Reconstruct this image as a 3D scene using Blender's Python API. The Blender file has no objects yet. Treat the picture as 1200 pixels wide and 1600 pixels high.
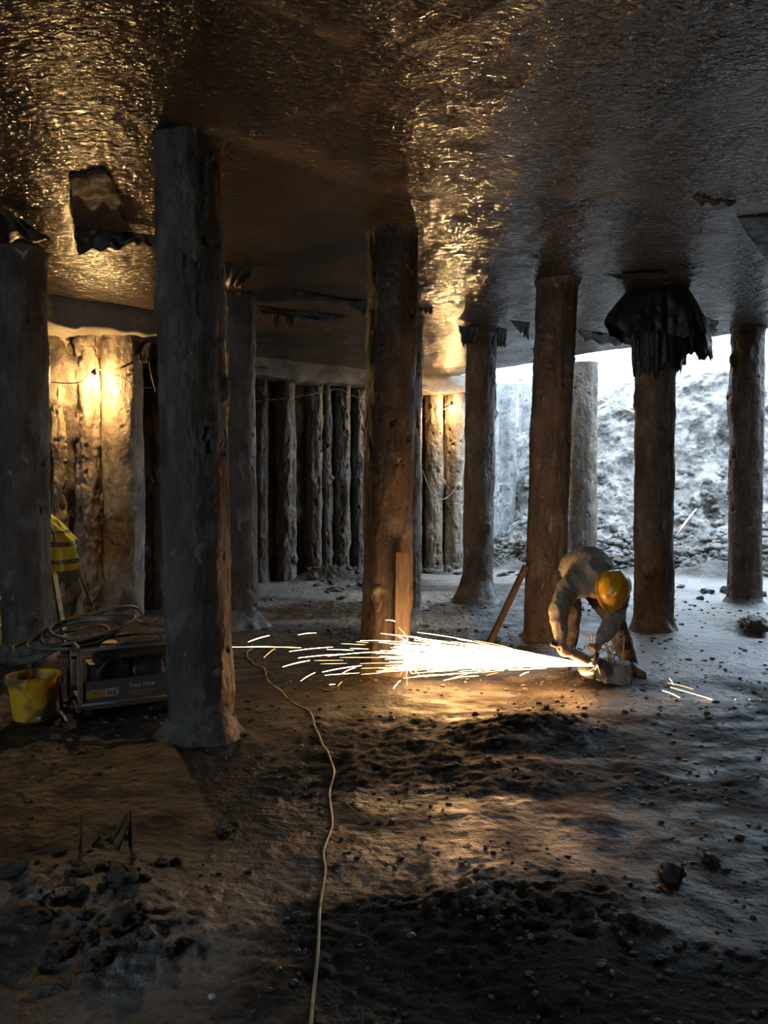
import bpy, bmesh, math, random
import numpy as np
from mathutils import Vector, Matrix, Quaternion
random.seed(7); RNG = np.random.RandomState(11)
sc = bpy.context.scene
COL = sc.collection
PI = math.pi

# ------------------------------------------------------------------ camera
CAMH, CEIL, FPX = 1.5, 3.57, 1250.0
TH = math.atan(35 / FPX)
cd = bpy.data.cameras.new('camera'); cam = bpy.data.objects.new('camera', cd); COL.objects.link(cam)
cam.location = (0, 0, CAMH); cam.rotation_euler = (PI / 2 - TH, 0, 0)
cd.sensor_fit = 'VERTICAL'; cd.sensor_height = 36; cd.lens = FPX / 1600 * 36; cd.clip_start = .05; cd.clip_end = 300
sc.camera = cam
# ------------------------------------------------------------------ world, exposure
W_STR, BULB_L, BULB_R, SPARK = 9.5, 1350.0, 1050.0, 31.0
w = bpy.data.worlds.new('overcast'); sc.world = w; w.use_nodes = True
nt = w.node_tree; nt.nodes.clear()
wo = nt.nodes.new('ShaderNodeOutputWorld'); bg = nt.nodes.new('ShaderNodeBackground')
wtc = nt.nodes.new('ShaderNodeTexCoord'); wn = nt.nodes.new('ShaderNodeTexNoise'); wr = nt.nodes.new('ShaderNodeValToRGB')
wn.inputs['Scale'].default_value = 2.5
wr.color_ramp.elements[0].color = (.56, .77, 1, 1); wr.color_ramp.elements[1].color = (.70, .86, 1, 1)
nt.links.new(wtc.outputs['Generated'], wn.inputs['Vector']); nt.links.new(wn.outputs['Fac'], wr.inputs['Fac'])
nt.links.new(wr.outputs['Color'], bg.inputs['Color']); nt.links.new(bg.outputs[0], wo.inputs[0])
bg.inputs['Strength'].default_value = W_STR
sc.view_settings.view_transform = 'Standard'; sc.view_settings.look = 'None'
sc.view_settings.gamma = 1; sc.view_settings.use_curve_mapping = False
sc.view_settings.exposure = 0.0
sc.cycles.max_bounces = 5; sc.cycles.diffuse_bounces = 3; sc.cycles.glossy_bounces = 2
sc.cycles.sample_clamp_indirect = 4; sc.cycles.sample_clamp_direct = 0
sc.cycles.use_denoising = True; sc.cycles.caustics_reflective = False; sc.cycles.caustics_refractive = False

# ------------------------------------------------------------------ points in the place from sight lines
def ray(px, py):
    r = (px - 600) / FPX; u = -(py - 800) / FPX
    return Vector((r, math.cos(TH) + u * math.sin(TH), -math.sin(TH) + u * math.cos(TH)))
def atY(px, py, Y):
    d = ray(px, py); return Vector((0, 0, CAMH)) + d * (Y / d.y)
def atZ(px, py, z=0.0):
    d = ray(px, py); return Vector((0, 0, CAMH)) + d * ((z - CAMH) / d.z)

# ------------------------------------------------------------------ noise
PERM = RNG.permutation(256).astype(np.int64); PERM = np.concatenate([PERM, PERM, PERM])
VAL = RNG.rand(256) * 2 - 1
def vnoise(x, y, z=0.0):
    x = np.asarray(x, float); y = np.asarray(y, float); z = np.asarray(z, float) + np.zeros_like(x)
    xi = np.floor(x).astype(np.int64); yi = np.floor(y).astype(np.int64); zi = np.floor(z).astype(np.int64)
    fx, fy, fz = x - xi, y - yi, z - zi
    fx, fy, fz = [t * t * t * (t * (t * 6 - 15) + 10) for t in (fx, fy, fz)]
    def h(a, b, c): return VAL[PERM[PERM[PERM[a & 255] + (b & 255)] + (c & 255)]]
    l = lambda a, b, t: a + (b - a) * t
    return l(l(l(h(xi, yi, zi), h(xi+1, yi, zi), fx), l(h(xi, yi+1, zi), h(xi+1, yi+1, zi), fx), fy),
             l(l(h(xi, yi, zi+1), h(xi+1, yi, zi+1), fx), l(h(xi, yi+1, zi+1), h(xi+1, yi+1, zi+1), fx), fy), fz)
def fbm(x, y, z=0.0, o=4, g=.5):
    s = 0; a = 1; f = 1
    for i in range(o):
        s = s + a * vnoise(x * f + 13.7 * i, y * f - 7.1 * i, np.asarray(z) * f + 3.3 * i); a *= g; f *= 2.03
    return s
def ridged(x, y, z=0.0, o=3):
    s = 0; a = 1; f = 1
    for i in range(o):
        s = s + a * (1 - 2 * np.abs(vnoise(x * f + 5.1 * i, y * f, np.asarray(z) * f))); a *= .5; f *= 2.1
    return s

# ------------------------------------------------------------------ object helpers
def tag(o, label=None, cat=None, group=None, kind=None):
    if label: o['label'] = label
    if cat: o['category'] = cat
    if group: o['group'] = group
    if kind: o['kind'] = kind
    return o
def thing(name, label, cat, loc=(0, 0, 0), rz=0.0, group=None):
    o = bpy.data.objects.new(name, None); COL.objects.link(o); o.location = loc; o.rotation_euler = (0, 0, rz)
    o.empty_display_size = .1
    return tag(o, label, cat, group)
def link(name, me, mat=None, parent=None, smooth=True, world=False):
    o = bpy.data.objects.new(name, me); COL.objects.link(o)
    if mat is not None and not me.materials: me.materials.append(mat)
    if smooth: me.polygons.foreach_set('use_smooth', [True] * len(me.polygons))
    if parent is not None:
        o.parent = parent
        if world:   # geometry was given in place coordinates
            m = Matrix.LocRotScale(parent.location, parent.rotation_euler, None)
            o.matrix_parent_inverse = m.inverted()
    return o
def meshnp(name, V, F):
    V = np.asarray(V, np.float32).reshape(-1, 3); F = np.asarray(F, np.int32)
    me = bpy.data.meshes.new(name); me.vertices.add(len(V)); me.vertices.foreach_set('co', V.ravel())
    k = F.shape[1]; me.loops.add(F.size); me.loops.foreach_set('vertex_index', F.ravel())
    me.polygons.add(len(F)); me.polygons.foreach_set('loop_start', np.arange(0, F.size, k, dtype=np.int32))
    try: me.polygons.foreach_set('loop_total', np.full(len(F), k, np.int32))
    except Exception: pass
    me.update(calc_edges=True); me.validate(); return me
def gridF(nr, nc, wrap=False, off=0, flip=False):
    r = np.arange(nr - 1)[:, None]; c = np.arange(nc if wrap else nc - 1)[None, :]
    c2 = (c + 1) % nc
    a = r * nc + c; b = r * nc + c2; d = (r + 1) * nc + c; e = (r + 1) * nc + c2
    q = np.stack([a, b, e, d], -1).reshape(-1, 4) + off
    return q[:, ::-1] if flip else q
def boxes(name, lst, mat, parent=None, bevel=.004, world=False, seg=2):
    """lst of (centre, size[, rotation Euler or Quaternion])"""
    bm = bmesh.new()
    for it in lst:
        c, s = it[0], it[1]; R = it[2].to_matrix().to_4x4() if len(it) > 2 else Matrix.Identity(4)
        bmesh.ops.create_cube(bm, size=1, matrix=Matrix.Translation(c) @ R @ Matrix.Diagonal((*s, 1)))
    if bevel: bmesh.ops.bevel(bm, geom=bm.edges[:], offset=bevel, segments=seg, affect='EDGES', profile=.6)
    me = bpy.data.meshes.new(name); bm.to_mesh(me); bm.free()
    return link(name, me, mat, parent, smooth=False, world=world)
def tube_np(P, r, n=8, caps=True):
    P = np.array([tuple(p) for p in P], float); m = len(P)
    r = np.broadcast_to(np.asarray(r, float), (m,))
    T = np.gradient(P, axis=0); T /= np.linalg.norm(T, axis=1)[:, None] + 1e-12
    up = np.array([0, 0, 1.]) if abs(T[0][2]) < .9 else np.array([1., 0, 0])
    N = np.zeros_like(P); v = up - T[0] * up.dot(T[0]); N[0] = v / np.linalg.norm(v)
    for i in range(1, m):
        v = N[i-1] - T[i] * N[i-1].dot(T[i]); N[i] = v / (np.linalg.norm(v) + 1e-12)
    B = np.cross(T, N); a = np.arange(n) * 2 * PI / n
    V = P[:, None] + r[:, None, None] * (np.cos(a)[None, :, None] * N[:, None] + np.sin(a)[None, :, None] * B[:, None])
    V = V.reshape(-1, 3); F = [tuple(q) for q in gridF(m, n, True)]
    if caps: F.append(tuple(range(n))[::-1]); F.append(tuple(range((m-1)*n, m*n)))
    return V, F
def tube(name, P, r, mat, parent=None, n=8, world=False, smooth=True):
    V, F = tube_np(P, r, n); me = bpy.data.meshes.new(name); me.from_pydata([tuple(v) for v in V], [], [tuple(int(i) for i in f) for f in F]); me.update()
    return link(name, me, mat, parent, smooth, world)
def tubes(name, L, mat, parent=None, n=8, world=False):
    VV, FF = [], []
    for P, r in L:
        V, F = tube_np(P, r, n); o = len(VV); VV += [tuple(v) for v in V]; FF += [tuple(int(i) + o for i in f) for f in F]
    me = bpy.data.meshes.new(name); me.from_pydata(VV, [], FF); me.update()
    return link(name, me, mat, parent, True, world)
def lathe(name, prof, mat, parent=None, n=32, M=None, world=False, close=False):
    a = np.arange(n) * 2 * PI / n; p = np.array(prof, float)
    V = np.stack([p[:, 0][:, None] * np.cos(a), p[:, 0][:, None] * np.sin(a), p[:, 1][:, None] + 0 * a], -1).reshape(-1, 3)
    if M is not None: V = V @ np.array(M.to_3x3()).T + np.array(M.translation)
    F = [tuple(int(i) for i in q) for q in gridF(len(p), n, True)]
    if close: F.append(tuple(range(n))[::-1]); F.append(tuple(range((len(p)-1)*n, len(p)*n)))
    me = bpy.data.meshes.new(name); me.from_pydata([tuple(v) for v in V], [], F); me.update()
    return link(name, me, mat, parent, True, world)
def spline(P, k=10):
    P = [Vector(p) for p in P]; out = []; Q = [P[0] * 2 - P[1]] + P + [P[-1] * 2 - P[-2]]
    for i in range(1, len(Q) - 2):
        a, b, c, d = Q[i-1:i+3]
        for j in range(k):
            t = j / k
            out.append(.5 * ((2*b) + (c-a)*t + (2*a-5*b+4*c-d)*t*t + (3*b-a-3*c+d)*t**3))
    out.append(P[-1]); return out
def bake(o):
    dg = bpy.context.evaluated_depsgraph_get(); dg.update()
    me = bpy.data.meshes.new_from_object(o.evaluated_get(dg)); old = o.data; o.modifiers.clear(); o.data = me
    return me
def blob(name, caps, mat, parent=None, voxel=.01, smooth=6, ells=(), world=True, boxes_=(), wrinkle=0, wf=30, seed=0):
    """one continuous surface grown round tapered limbs: caps (a, b, ra, rb), ells (centre, radii, quaternion)"""
    bm = bmesh.new()
    for a, b, ra, rb in caps:
        a, b = Vector(a), Vector(b); d = b - a; q = d.to_track_quat('Z', 'Y').to_matrix().to_4x4()
        bmesh.ops.create_cone(bm, cap_ends=True, segments=20, radius1=ra, radius2=rb, depth=d.length,
                              matrix=Matrix.Translation((a + b) / 2) @ q)
        for p, r in ((a, ra), (b, rb)):
            bmesh.ops.create_icosphere(bm, subdivisions=3, radius=r, matrix=Matrix.Translation(p))
    for c, rr, q in ells:
        bmesh.ops.create_icosphere(bm, subdivisions=3, radius=1, matrix=Matrix.Translation(c) @ q.to_matrix().to_4x4() @ Matrix.Diagonal((*rr, 1)))
    for c, s, q in boxes_:
        bmesh.ops.create_cube(bm, size=1, matrix=Matrix.Translation(c) @ q.to_matrix().to_4x4() @ Matrix.Diagonal((*s, 1)))
    me = bpy.data.meshes.new(name); bm.to_mesh(me); bm.free()
    o = link(name, me, mat, parent, True, world)
    m = o.modifiers.new('r', 'REMESH'); m.mode = 'VOXEL'; m.voxel_size = voxel
    s = o.modifiers.new('s', 'SMOOTH'); s.iterations = smooth; s.factor = .5
    me = bake(o)
    if wrinkle:
        n = len(me.vertices); co = np.zeros(n * 3); me.vertices.foreach_get('co', co); co = co.reshape(-1, 3)
        no = np.zeros(n * 3); me.vertices.foreach_get('normal', no); no = no.reshape(-1, 3)
        d = ridged(co[:, 0] * wf + seed, co[:, 1] * wf, co[:, 2] * wf * .8 + co[:, 0] * wf * .5, 2) + .6 * fbm(co[:, 0] * wf * .4, co[:, 1] * wf * .4 + seed, co[:, 2] * wf * .4, 2)
        co = co + no * (d * wrinkle)[:, None]; me.vertices.foreach_set('co', co.ravel()); me.update()
    me.polygons.foreach_set('use_smooth', [True] * len(me.polygons))
    if not me.materials: me.materials.append(mat)
    return o

# ------------------------------------------------------------------ materials
def newmat(name):
    m = bpy.data.materials.new(name); m.use_nodes = True
    n = m.node_tree.nodes; return m, m.node_tree, n['Principled BSDF'], n['Material Output']
def rough_mat(name, cols, scale=3, rough=(.5, .8), bump=.4, bscale=30, detail=8, stretch=(1, 1, 1), dist=.02, spec=.5,
              stain=None, scratch=None, bump2=None):
    """mottled surface: colour ramp over noise, a roughness noise and layered bump"""
    m, t, b, out = newmat(name); N, L = t.nodes.new, t.links.new
    tc = N('ShaderNodeTexCoord'); mp = N('ShaderNodeMapping'); mp.inputs['Scale'].default_value = stretch
    L(tc.outputs['Object'], mp.inputs['Vector']); v = mp.outputs['Vector']
    n1 = N('ShaderNodeTexNoise'); n1.inputs['Scale'].default_value = scale; n1.inputs['Detail'].default_value = detail; n1.inputs['Roughness'].default_value = .62
    L(v, n1.inputs['Vector'])
    r = N('ShaderNodeValToRGB'); r.color_ramp.elements[0].position = .32; r.color_ramp.elements[1].position = .68
    r.color_ramp.elements[0].color = (*cols[0], 1); r.color_ramp.elements[1].color = (*cols[-1], 1)
    for i, c in enumerate(cols[1:-1]):
        e = r.color_ramp.elements.new(.32 + .36 * (i + 1) / (len(cols) - 1)); e.color = (*c, 1)
    L(n1.outputs['Fac'], r.inputs['Fac']); colo = r.outputs['Color']
    if stain:     # patches of another colour with edges of their own
        c, s, lo, hi = stain
        n3 = N('ShaderNodeTexNoise'); n3.inputs['Scale'].default_value = s; n3.inputs['Detail'].default_value = 7; L(v, n3.inputs['Vector'])
        mr = N('ShaderNodeMapRange'); mr.inputs['From Min'].default_value = lo; mr.inputs['From Max'].default_value = hi; L(n3.outputs['Fac'], mr.inputs['Value'])
        mx = N('ShaderNodeMix'); mx.data_type = 'RGBA'; L(mr.outputs['Result'], mx.inputs['Factor']); L(colo, mx.inputs['A']); mx.inputs['B'].default_value = (*c, 1); colo = mx.outputs['Result']
    if scratch:   # short pale scrape marks
        c, s, st, lo = scratch
        mp2 = N('ShaderNodeMapping'); mp2.inputs['Scale'].default_value = st; mp2.inputs['Rotation'].default_value = (.5, .4, .2); L(tc.outputs['Object'], mp2.inputs['Vector'])
        n4 = N('ShaderNodeTexNoise'); n4.inputs['Scale'].default_value = s; n4.inputs['Detail'].default_value = 3; n4.inputs['Distortion'].default_value = 1.2; L(mp2.outputs['Vector'], n4.inputs['Vector'])
        mr = N('ShaderNodeMapRange'); mr.inputs['From Min'].default_value = lo; mr.inputs['From Max'].default_value = lo + .06; L(n4.outputs['Fac'], mr.inputs['Value'])
        mx = N('ShaderNodeMix'); mx.data_type = 'RGBA'; L(mr.outputs['Result'], mx.inputs['Factor']); L(colo, mx.inputs['A']); mx.inputs['B'].default_value = (*c, 1); colo = mx.outputs['Result']
    L(colo, b.inputs['Base Color'])
    n2 = N('ShaderNodeTexNoise'); n2.inputs['Scale'].default_value = scale * 1.7; n2.inputs['Detail'].default_value = 6; L(v, n2.inputs['Vector'])
    mr = N('ShaderNodeMapRange'); mr.inputs['From Min'].default_value = .35; mr.inputs['From Max'].default_value = .65
    mr.inputs['To Min'].default_value = rough[0]; mr.inputs['To Max'].default_value = rough[1]
    L(n2.outputs['Fac'], mr.inputs['Value']); L(mr.outputs['Result'], b.inputs['Roughness'])
    b.inputs['Specular IOR Level'].default_value = spec
    if bump:
        n5 = N('ShaderNodeTexNoise'); n5.inputs['Scale'].default_value = bscale; n5.inputs['Detail'].default_value = 6; n5.inputs['Roughness'].default_value = .6; L(v, n5.inputs['Vector'])
        bp = N('ShaderNodeBump'); bp.inputs['Strength'].default_value = bump; bp.inputs['Distance'].default_value = dist; L(n5.outputs['Fac'], bp.inputs['Height'])
        last = bp
        if bump2:
            s, k, d = bump2
            vo = N('ShaderNodeTexVoronoi'); vo.inputs['Scale'].default_value = s; L(v, vo.inputs['Vector'])
            b2 = N('ShaderNodeBump'); b2.inputs['Strength'].default_value = k; b2.inputs['Distance'].default_value = d
            L(vo.outputs['Distance'], b2.inputs['Height']); L(bp.outputs['Normal'], b2.inputs['Normal']); last = b2
        L(last.outputs['Normal'], b.inputs['Normal'])
    return m
def plain(name, c, rough=.5, metal=0, bump=.0, bs=60, dirt=None, ds=6, dlo=.48, dhi=.6):
    m, t, b, out = newmat(name); N, L = t.nodes.new, t.links.new
    b.inputs['Base Color'].default_value = (*c, 1); b.inputs['Roughness'].default_value = rough; b.inputs['Metallic'].default_value = metal
    tc = N('ShaderNodeTexCoord')
    n = N('ShaderNodeTexNoise'); n.inputs['Scale'].default_value = ds; n.inputs['Detail'].default_value = 8; L(tc.outputs['Object'], n.inputs['Vector'])
    if dirt:
        mr = N('ShaderNodeMapRange'); mr.inputs['From Min'].default_value = dlo; mr.inputs['From Max'].default_value = dhi; L(n.outputs['Fac'], mr.inputs['Value'])
        mx = N('ShaderNodeMix'); mx.data_type = 'RGBA'; L(mr.outputs['Result'], mx.inputs['Factor']); mx.inputs['A'].default_value = (*c, 1); mx.inputs['B'].default_value = (*dirt, 1)
        L(mx.outputs['Result'], b.inputs['Base Color'])
    if bump:
        n2 = N('ShaderNodeTexNoise'); n2.inputs['Scale'].default_value = bs; n2.inputs['Detail'].default_value = 4; L(tc.outputs['Object'], n2.inputs['Vector'])
        bp = N('ShaderNodeBump'); bp.inputs['Strength'].default_value = bump; bp.inputs['Distance'].default_value = .01; L(n2.outputs['Fac'], bp.inputs['Height']); L(bp.outputs['Normal'], b.inputs['Normal'])
    return m
def emit(name, c, s):
    m, t, b, out = newmat(name); b.inputs['Base Color'].default_value = (*c, 1)
    b.inputs['Emission Color'].default_value = (*c, 1); b.inputs['Emission Strength'].default_value = s; return m

M_MUD = rough_mat('wet_mud', [(.009, .0075, .006), (.027, .021, .016), (.055, .043, .034)], 2.6, (.32, .74), .9, 22, dist=.035, stain=((.066, .053, .043), 1.5, .50, .62), bump2=(14, .35, .03), spec=.36)
def add_peat_daylight(m):  # dark churned mud, then pale clay with daylight painted into its colour
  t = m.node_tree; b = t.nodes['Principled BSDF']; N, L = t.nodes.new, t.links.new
  for nm, vals in (('peat', (('Base Color', (.007, .0055, .0045, 1)), ('Roughness', .85))), ('slurry_daylight', (('Base Color', (.27, .25, .23, 1)), ('Roughness', .30)))):
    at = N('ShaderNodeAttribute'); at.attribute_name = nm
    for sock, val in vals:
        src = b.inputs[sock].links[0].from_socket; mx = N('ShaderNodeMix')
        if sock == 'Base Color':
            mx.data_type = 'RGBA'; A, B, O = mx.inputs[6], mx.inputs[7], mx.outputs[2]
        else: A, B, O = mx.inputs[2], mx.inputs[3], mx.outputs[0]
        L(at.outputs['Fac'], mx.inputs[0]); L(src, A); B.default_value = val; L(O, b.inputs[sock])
add_peat_daylight(M_MUD)
M_CLOD = rough_mat('clay_clod', [(.05, .043, .037), (.10, .085, .072), (.17, .15, .13)], 9, (.35, .75), .7, 40, dist=.02)
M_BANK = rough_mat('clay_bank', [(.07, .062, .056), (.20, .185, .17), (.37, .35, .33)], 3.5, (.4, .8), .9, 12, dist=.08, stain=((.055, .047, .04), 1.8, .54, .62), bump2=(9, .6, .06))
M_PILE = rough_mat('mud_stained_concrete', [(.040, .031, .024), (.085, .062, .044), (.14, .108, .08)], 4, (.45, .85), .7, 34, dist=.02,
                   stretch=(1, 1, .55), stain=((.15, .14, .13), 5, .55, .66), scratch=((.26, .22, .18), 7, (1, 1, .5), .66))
M_PILE2 = rough_mat('lamplit_clay_concrete', [(.15, .12, .085), (.27, .215, .15), (.40, .33, .24)], 5, (.35, .8), .8, 26, dist=.03,
                    stretch=(1, 1, .6), stain=((.10, .08, .06), 3, .5, .6), scratch=((.34, .30, .24), 8, (1, 1, .5), .66))  # clay smears, colour raised to paint in the glow near the lamps
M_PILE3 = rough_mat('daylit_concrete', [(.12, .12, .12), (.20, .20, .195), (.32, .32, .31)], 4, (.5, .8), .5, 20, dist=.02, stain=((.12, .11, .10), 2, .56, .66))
M_SOIL = rough_mat('clay_soil', [(.035, .027, .02), (.08, .06, .042), (.15, .115, .08)], 5, (.45, .85), .8, 18, dist=.04)
M_BEAM = rough_mat('beam_concrete', [(.13, .115, .09), (.20, .175, .14), (.27, .24, .19)], 4, (.55, .85), .5, 30, dist=.015)
M_BLACK = rough_mat('black_membrane', [(.006, .006, .007), (.012, .012, .013), (.022, .021, .021)], 8, (.35, .65), .5, 25, dist=.01)
M_FLAP = rough_mat('dirty_membrane', [(.035, .03, .026), (.06, .052, .042)], 6, (.6, .9), .4, 25, dist=.01)

def ceiling_mat():
    m, t, b, out = newmat('wet_slab_underside'); N, L = t.nodes.new, t.links.new
    tc = N('ShaderNodeTexCoord'); v = tc.outputs['Object']
    n1 = N('ShaderNodeTexNoise'); n1.inputs['Scale'].default_value = 1.6; n1.inputs['Detail'].default_value = 9; n1.inputs['Roughness'].default_value = .6; L(v, n1.inputs['Vector'])
    r = N('ShaderNodeValToRGB'); e = r.color_ramp.elements
    e[0].position = .35; e[1].position = .68; e[0].color = (.026, .022, .018, 1); e[1].color = (.085, .066, .050, 1)
    L(n1.outputs['Fac'], r.inputs['Fac'])
    at = N('ShaderNodeAttribute'); at.attribute_name = 'dust'
    mx = N('ShaderNodeMix'); mx.data_type = 'RGBA'; L(at.outputs['Fac'], mx.inputs['Factor']); L(r.outputs['Color'], mx.inputs['A']); mx.inputs['B'].default_value = (.15, .112, .08, 1)
    L(mx.outputs['Result'], b.inputs['Base Color'])
    n2 = N('ShaderNodeTexNoise'); n2.inputs['Scale'].default_value = 1.1; n2.inputs['Detail'].default_value = 5; L(v, n2.inputs['Vector'])
    mr = N('ShaderNodeMapRange'); mr.inputs['From Min'].default_value = .35; mr.inputs['From Max'].default_value = .65; mr.inputs['To Min'].default_value = .05; mr.inputs['To Max'].default_value = .12
    L(n2.outputs['Fac'], mr.inputs['Value'])
    ad = N('ShaderNodeMath'); ad.operation = 'MULTIPLY_ADD'; L(at.outputs['Fac'], ad.inputs[0]); ad.inputs[1].default_value = .32; L(mr.outputs['Result'], ad.inputs[2])
    L(ad.outputs[0], b.inputs['Roughness'])
    mp = N('ShaderNodeMapping'); mp.inputs['Scale'].default_value = (1, 1.6, 1); mp.inputs['Rotation'].default_value = (0, 0, .35); L(v, mp.inputs['Vector'])
    n3 = N('ShaderNodeTexNoise'); n3.inputs['Scale'].default_value = 19; n3.inputs['Detail'].default_value = 3.0; n3.inputs['Distortion'].default_value = .8; L(mp.outputs['Vector'], n3.inputs['Vector'])
    bp = N('ShaderNodeBump'); bp.inputs['Strength'].default_value = .8; bp.inputs['Distance'].default_value = .026; L(n3.outputs['Fac'], bp.inputs['Height'])
    L(bp.outputs['Normal'], b.inputs['Normal']); b.inputs['Specular IOR Level'].default_value = .6
    return m
M_CEIL = ceiling_mat()

# ------------------------------------------------------------------ ground
HEAPS = []   # (x, y, height, rx, ry, rough)
def heap(px, py, h, rx, ry): p = atZ(px, py); HEAPS.append((p.x, p.y, h, rx, ry))
heap(520, 905, .22, .55, .45); heap(560, 885, .18, .6, .5); heap(690, 885, .16, .55, .5); heap(820, 890, .14, .8, .5)
heap(110, 1400, .055, .40, .30); heap(215, 1490, .035, .25, .18); heap(850, 1140, .06, .45, .28); heap(940, 1068, .09, .30, .18)
heap(1170, 985, .16, .35, .25); heap(1000, 900, .12, .8, .5); heap(1130, 905, .25, .7, .5); heap(800, 1420, .03, .5, .3)
PATH_Y = 3.0
def gh(x, y):
    x = np.asarray(x, float); y = np.asarray(y, float)
    z = .028 * fbm(x * .7, y * .7, 1, 3)
    # churned ruts running away to the left, and clumps of trodden clay
    rx = x * .45 + y * .9; ry = -x * .9 + y * .45
    z = z + .020 * ridged(rx * 1.1 + 9, ry * .45, 2, 3) * np.clip((x + 1.2) / 2, .15, 1)
    m = np.clip(fbm(x * .9 + 4, y * .9, 7, 3) * 1.6 + .25, 0, 1)
    c = np.clip(fbm(x * 6, y * 6, 3, 4), -.15, 1.2)
    c2 = ridged(x * 9, y * 13, 3, 3) - .9
    m = m * np.clip(.25 + (y - 2.0) / 2.2, .3, 1)
    z = z + (.006 + .012 * m) * c + (.002 + .008 * m) * np.clip(c2, -.6, 1) + .004 * fbm(x * 26, y * 34, 5, 3) * (.4 + m)
    for hx, hy, h, a, b in HEAPS:
        d = ((x - hx) / a) ** 2 + ((y - hy) / b) ** 2
        near = d < 9
        if not np.any(near): continue
        g = np.exp(-d * 1.1)
        z = z + h * g * (1 + .35 * fbm(x * 5 + hx, y * 5 + hy, 4, 4)) + .012 * g * ridged(x * 14, y * 16, 2, 3)
    return z
def ghs(x, y): return float(gh(np.array([x]), np.array([y]))[0])
ys = [1.15]
while ys[-1] < 17.6: ys.append(ys[-1] * 1.0046)
ys = np.array([-6.5, -5, -3.5, -2, -1, 0, .5, .9] + ys); nc = 900
u = np.linspace(-1, 1, nc)
Y = np.repeat(ys[:, None], nc, 1); X = u[None, :] * (2.6 + .82 * np.clip(Y, 0, 99)); X[:8] = u[None, :] * 3.6
V = np.stack([X, Y, gh(X, Y)], -1)
me = meshnp('floor', V, gridF(len(ys), nc))
sl = np.clip((fbm(X * .5 + 2, Y * .9, 3, 4) - .15 + .6 * np.clip((Y - 6.9) / 1.5, -3, 1) + .6 * np.clip((X - 1.6) / 3.0, -1.5, .8)) * 1.8, 0, 1)  # pale clay mask: sky brightness on the wet mud painted in
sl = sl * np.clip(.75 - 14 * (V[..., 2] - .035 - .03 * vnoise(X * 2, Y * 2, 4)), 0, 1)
sl = np.maximum(sl, .95 * np.clip(.65 + 1.3 * fbm(X * 1.2, Y * 1.2, 8, 4), 0, 1) * np.clip((3.5 - Y) / .8, 0, 1) * np.clip((.75 - X) / .7, 0, 1))  # lower left: daylight on the grey clay painted in as a paler tone
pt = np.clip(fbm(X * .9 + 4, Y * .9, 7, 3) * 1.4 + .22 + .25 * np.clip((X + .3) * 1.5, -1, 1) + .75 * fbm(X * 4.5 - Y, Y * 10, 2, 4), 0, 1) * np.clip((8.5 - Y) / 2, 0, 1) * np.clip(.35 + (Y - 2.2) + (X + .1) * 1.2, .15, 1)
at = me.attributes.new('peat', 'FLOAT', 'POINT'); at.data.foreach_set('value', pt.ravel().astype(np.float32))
at = me.attributes.new('slurry_daylight', 'FLOAT', 'POINT'); at.data.foreach_set('value', sl.ravel().astype(np.float32))
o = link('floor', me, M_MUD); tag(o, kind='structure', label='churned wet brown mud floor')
# wide rough ground under and around
gx, gy = np.meshgrid(np.linspace(-14, 26, 161), np.linspace(-10, 34, 161))
gz = -.09 + .02 * fbm(gx, gy, 0, 3)
o = link('floor_outer', meshnp('floor_outer', np.stack([gx, gy, gz], -1), gridF(161, 161)), M_MUD); tag(o, kind='structure', label='muddy ground around the excavation')

# ------------------------------------------------------------------ ceiling: underside of the slab
EA, EB = atZ(775, 578, CEIL), atZ(1190, 515, CEIL)
def edge_x(y): return EA.x + (EA.y - y) * (EB.x - EA.x) / (EA.y - EB.y)
SEAMS = [[atZ(*p, CEIL).xy for p in L] for L in (
    [(830, -20), (700, 55), (600, 100), (540, 150), (400, 215), (330, 212)], [(330, -30), (480, 50), (600, 100)],
    [(380, 218), (520, 250), (620, 300), (760, 300), (1000, 305), (1200, 330)], [(410, 545), (500, 520), (570, 505)], [(760, 300), (980, 220), (1200, 120)])]
def segd(x, y, L):
    d = np.full(x.shape, 9.)
    for a, b in zip(L[:-1], L[1:]):
        ax, ay = a; bx, by = b; l2 = (bx-ax)**2 + (by-ay)**2
        t = np.clip(((x-ax)*(bx-ax) + (y-ay)*(by-ay)) / l2, 0, 1)
        d = np.minimum(d, np.hypot(x - ax - t*(bx-ax), y - ay - t*(by-ay)))
    return d
def ceil_dz(x, y):
    z = .028 * fbm(x * .55, y * .55, 9, 3) + .007 * ridged(x * 2.2 + .4 * y, y * 1.5, 3, 3) + .004 * fbm(x * 9, y * 9, 2, 2)
    for L in SEAMS[:2]:
        d = segd(x + .05 * fbm(x * 3, y * 3, 1, 2), y, L); z = z - .007 * np.exp(-(d / .03) ** 2) * (1 + fbm(x * 4, y * 4, 6, 3))
    return z
yc = [2.6]
while yc[-1] < 15.8: yc.append(yc[-1] * 1.0038)
yc = np.array([-6, -4, -2, -.5, .6, 1.5, 2.2] + yc); nc = 860
u = np.linspace(0, 1, nc); Y = np.repeat(yc[:, None], nc, 1)
XL = np.repeat(np.where(yc < 2.6, -9., -9 + 0 * yc)[:, None], nc, 1)
XR = np.repeat(np.minimum(9, np.array([edge_x(t) for t in yc]))[:, None], nc, 1)
XR = XR + .05 * fbm(Y * 1.3, Y * 0, 2, 3)
X = XL + (XR - XL) * u[None, :]
Z = CEIL + ceil_dz(X, Y)
ncl = len(X.ravel())
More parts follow.
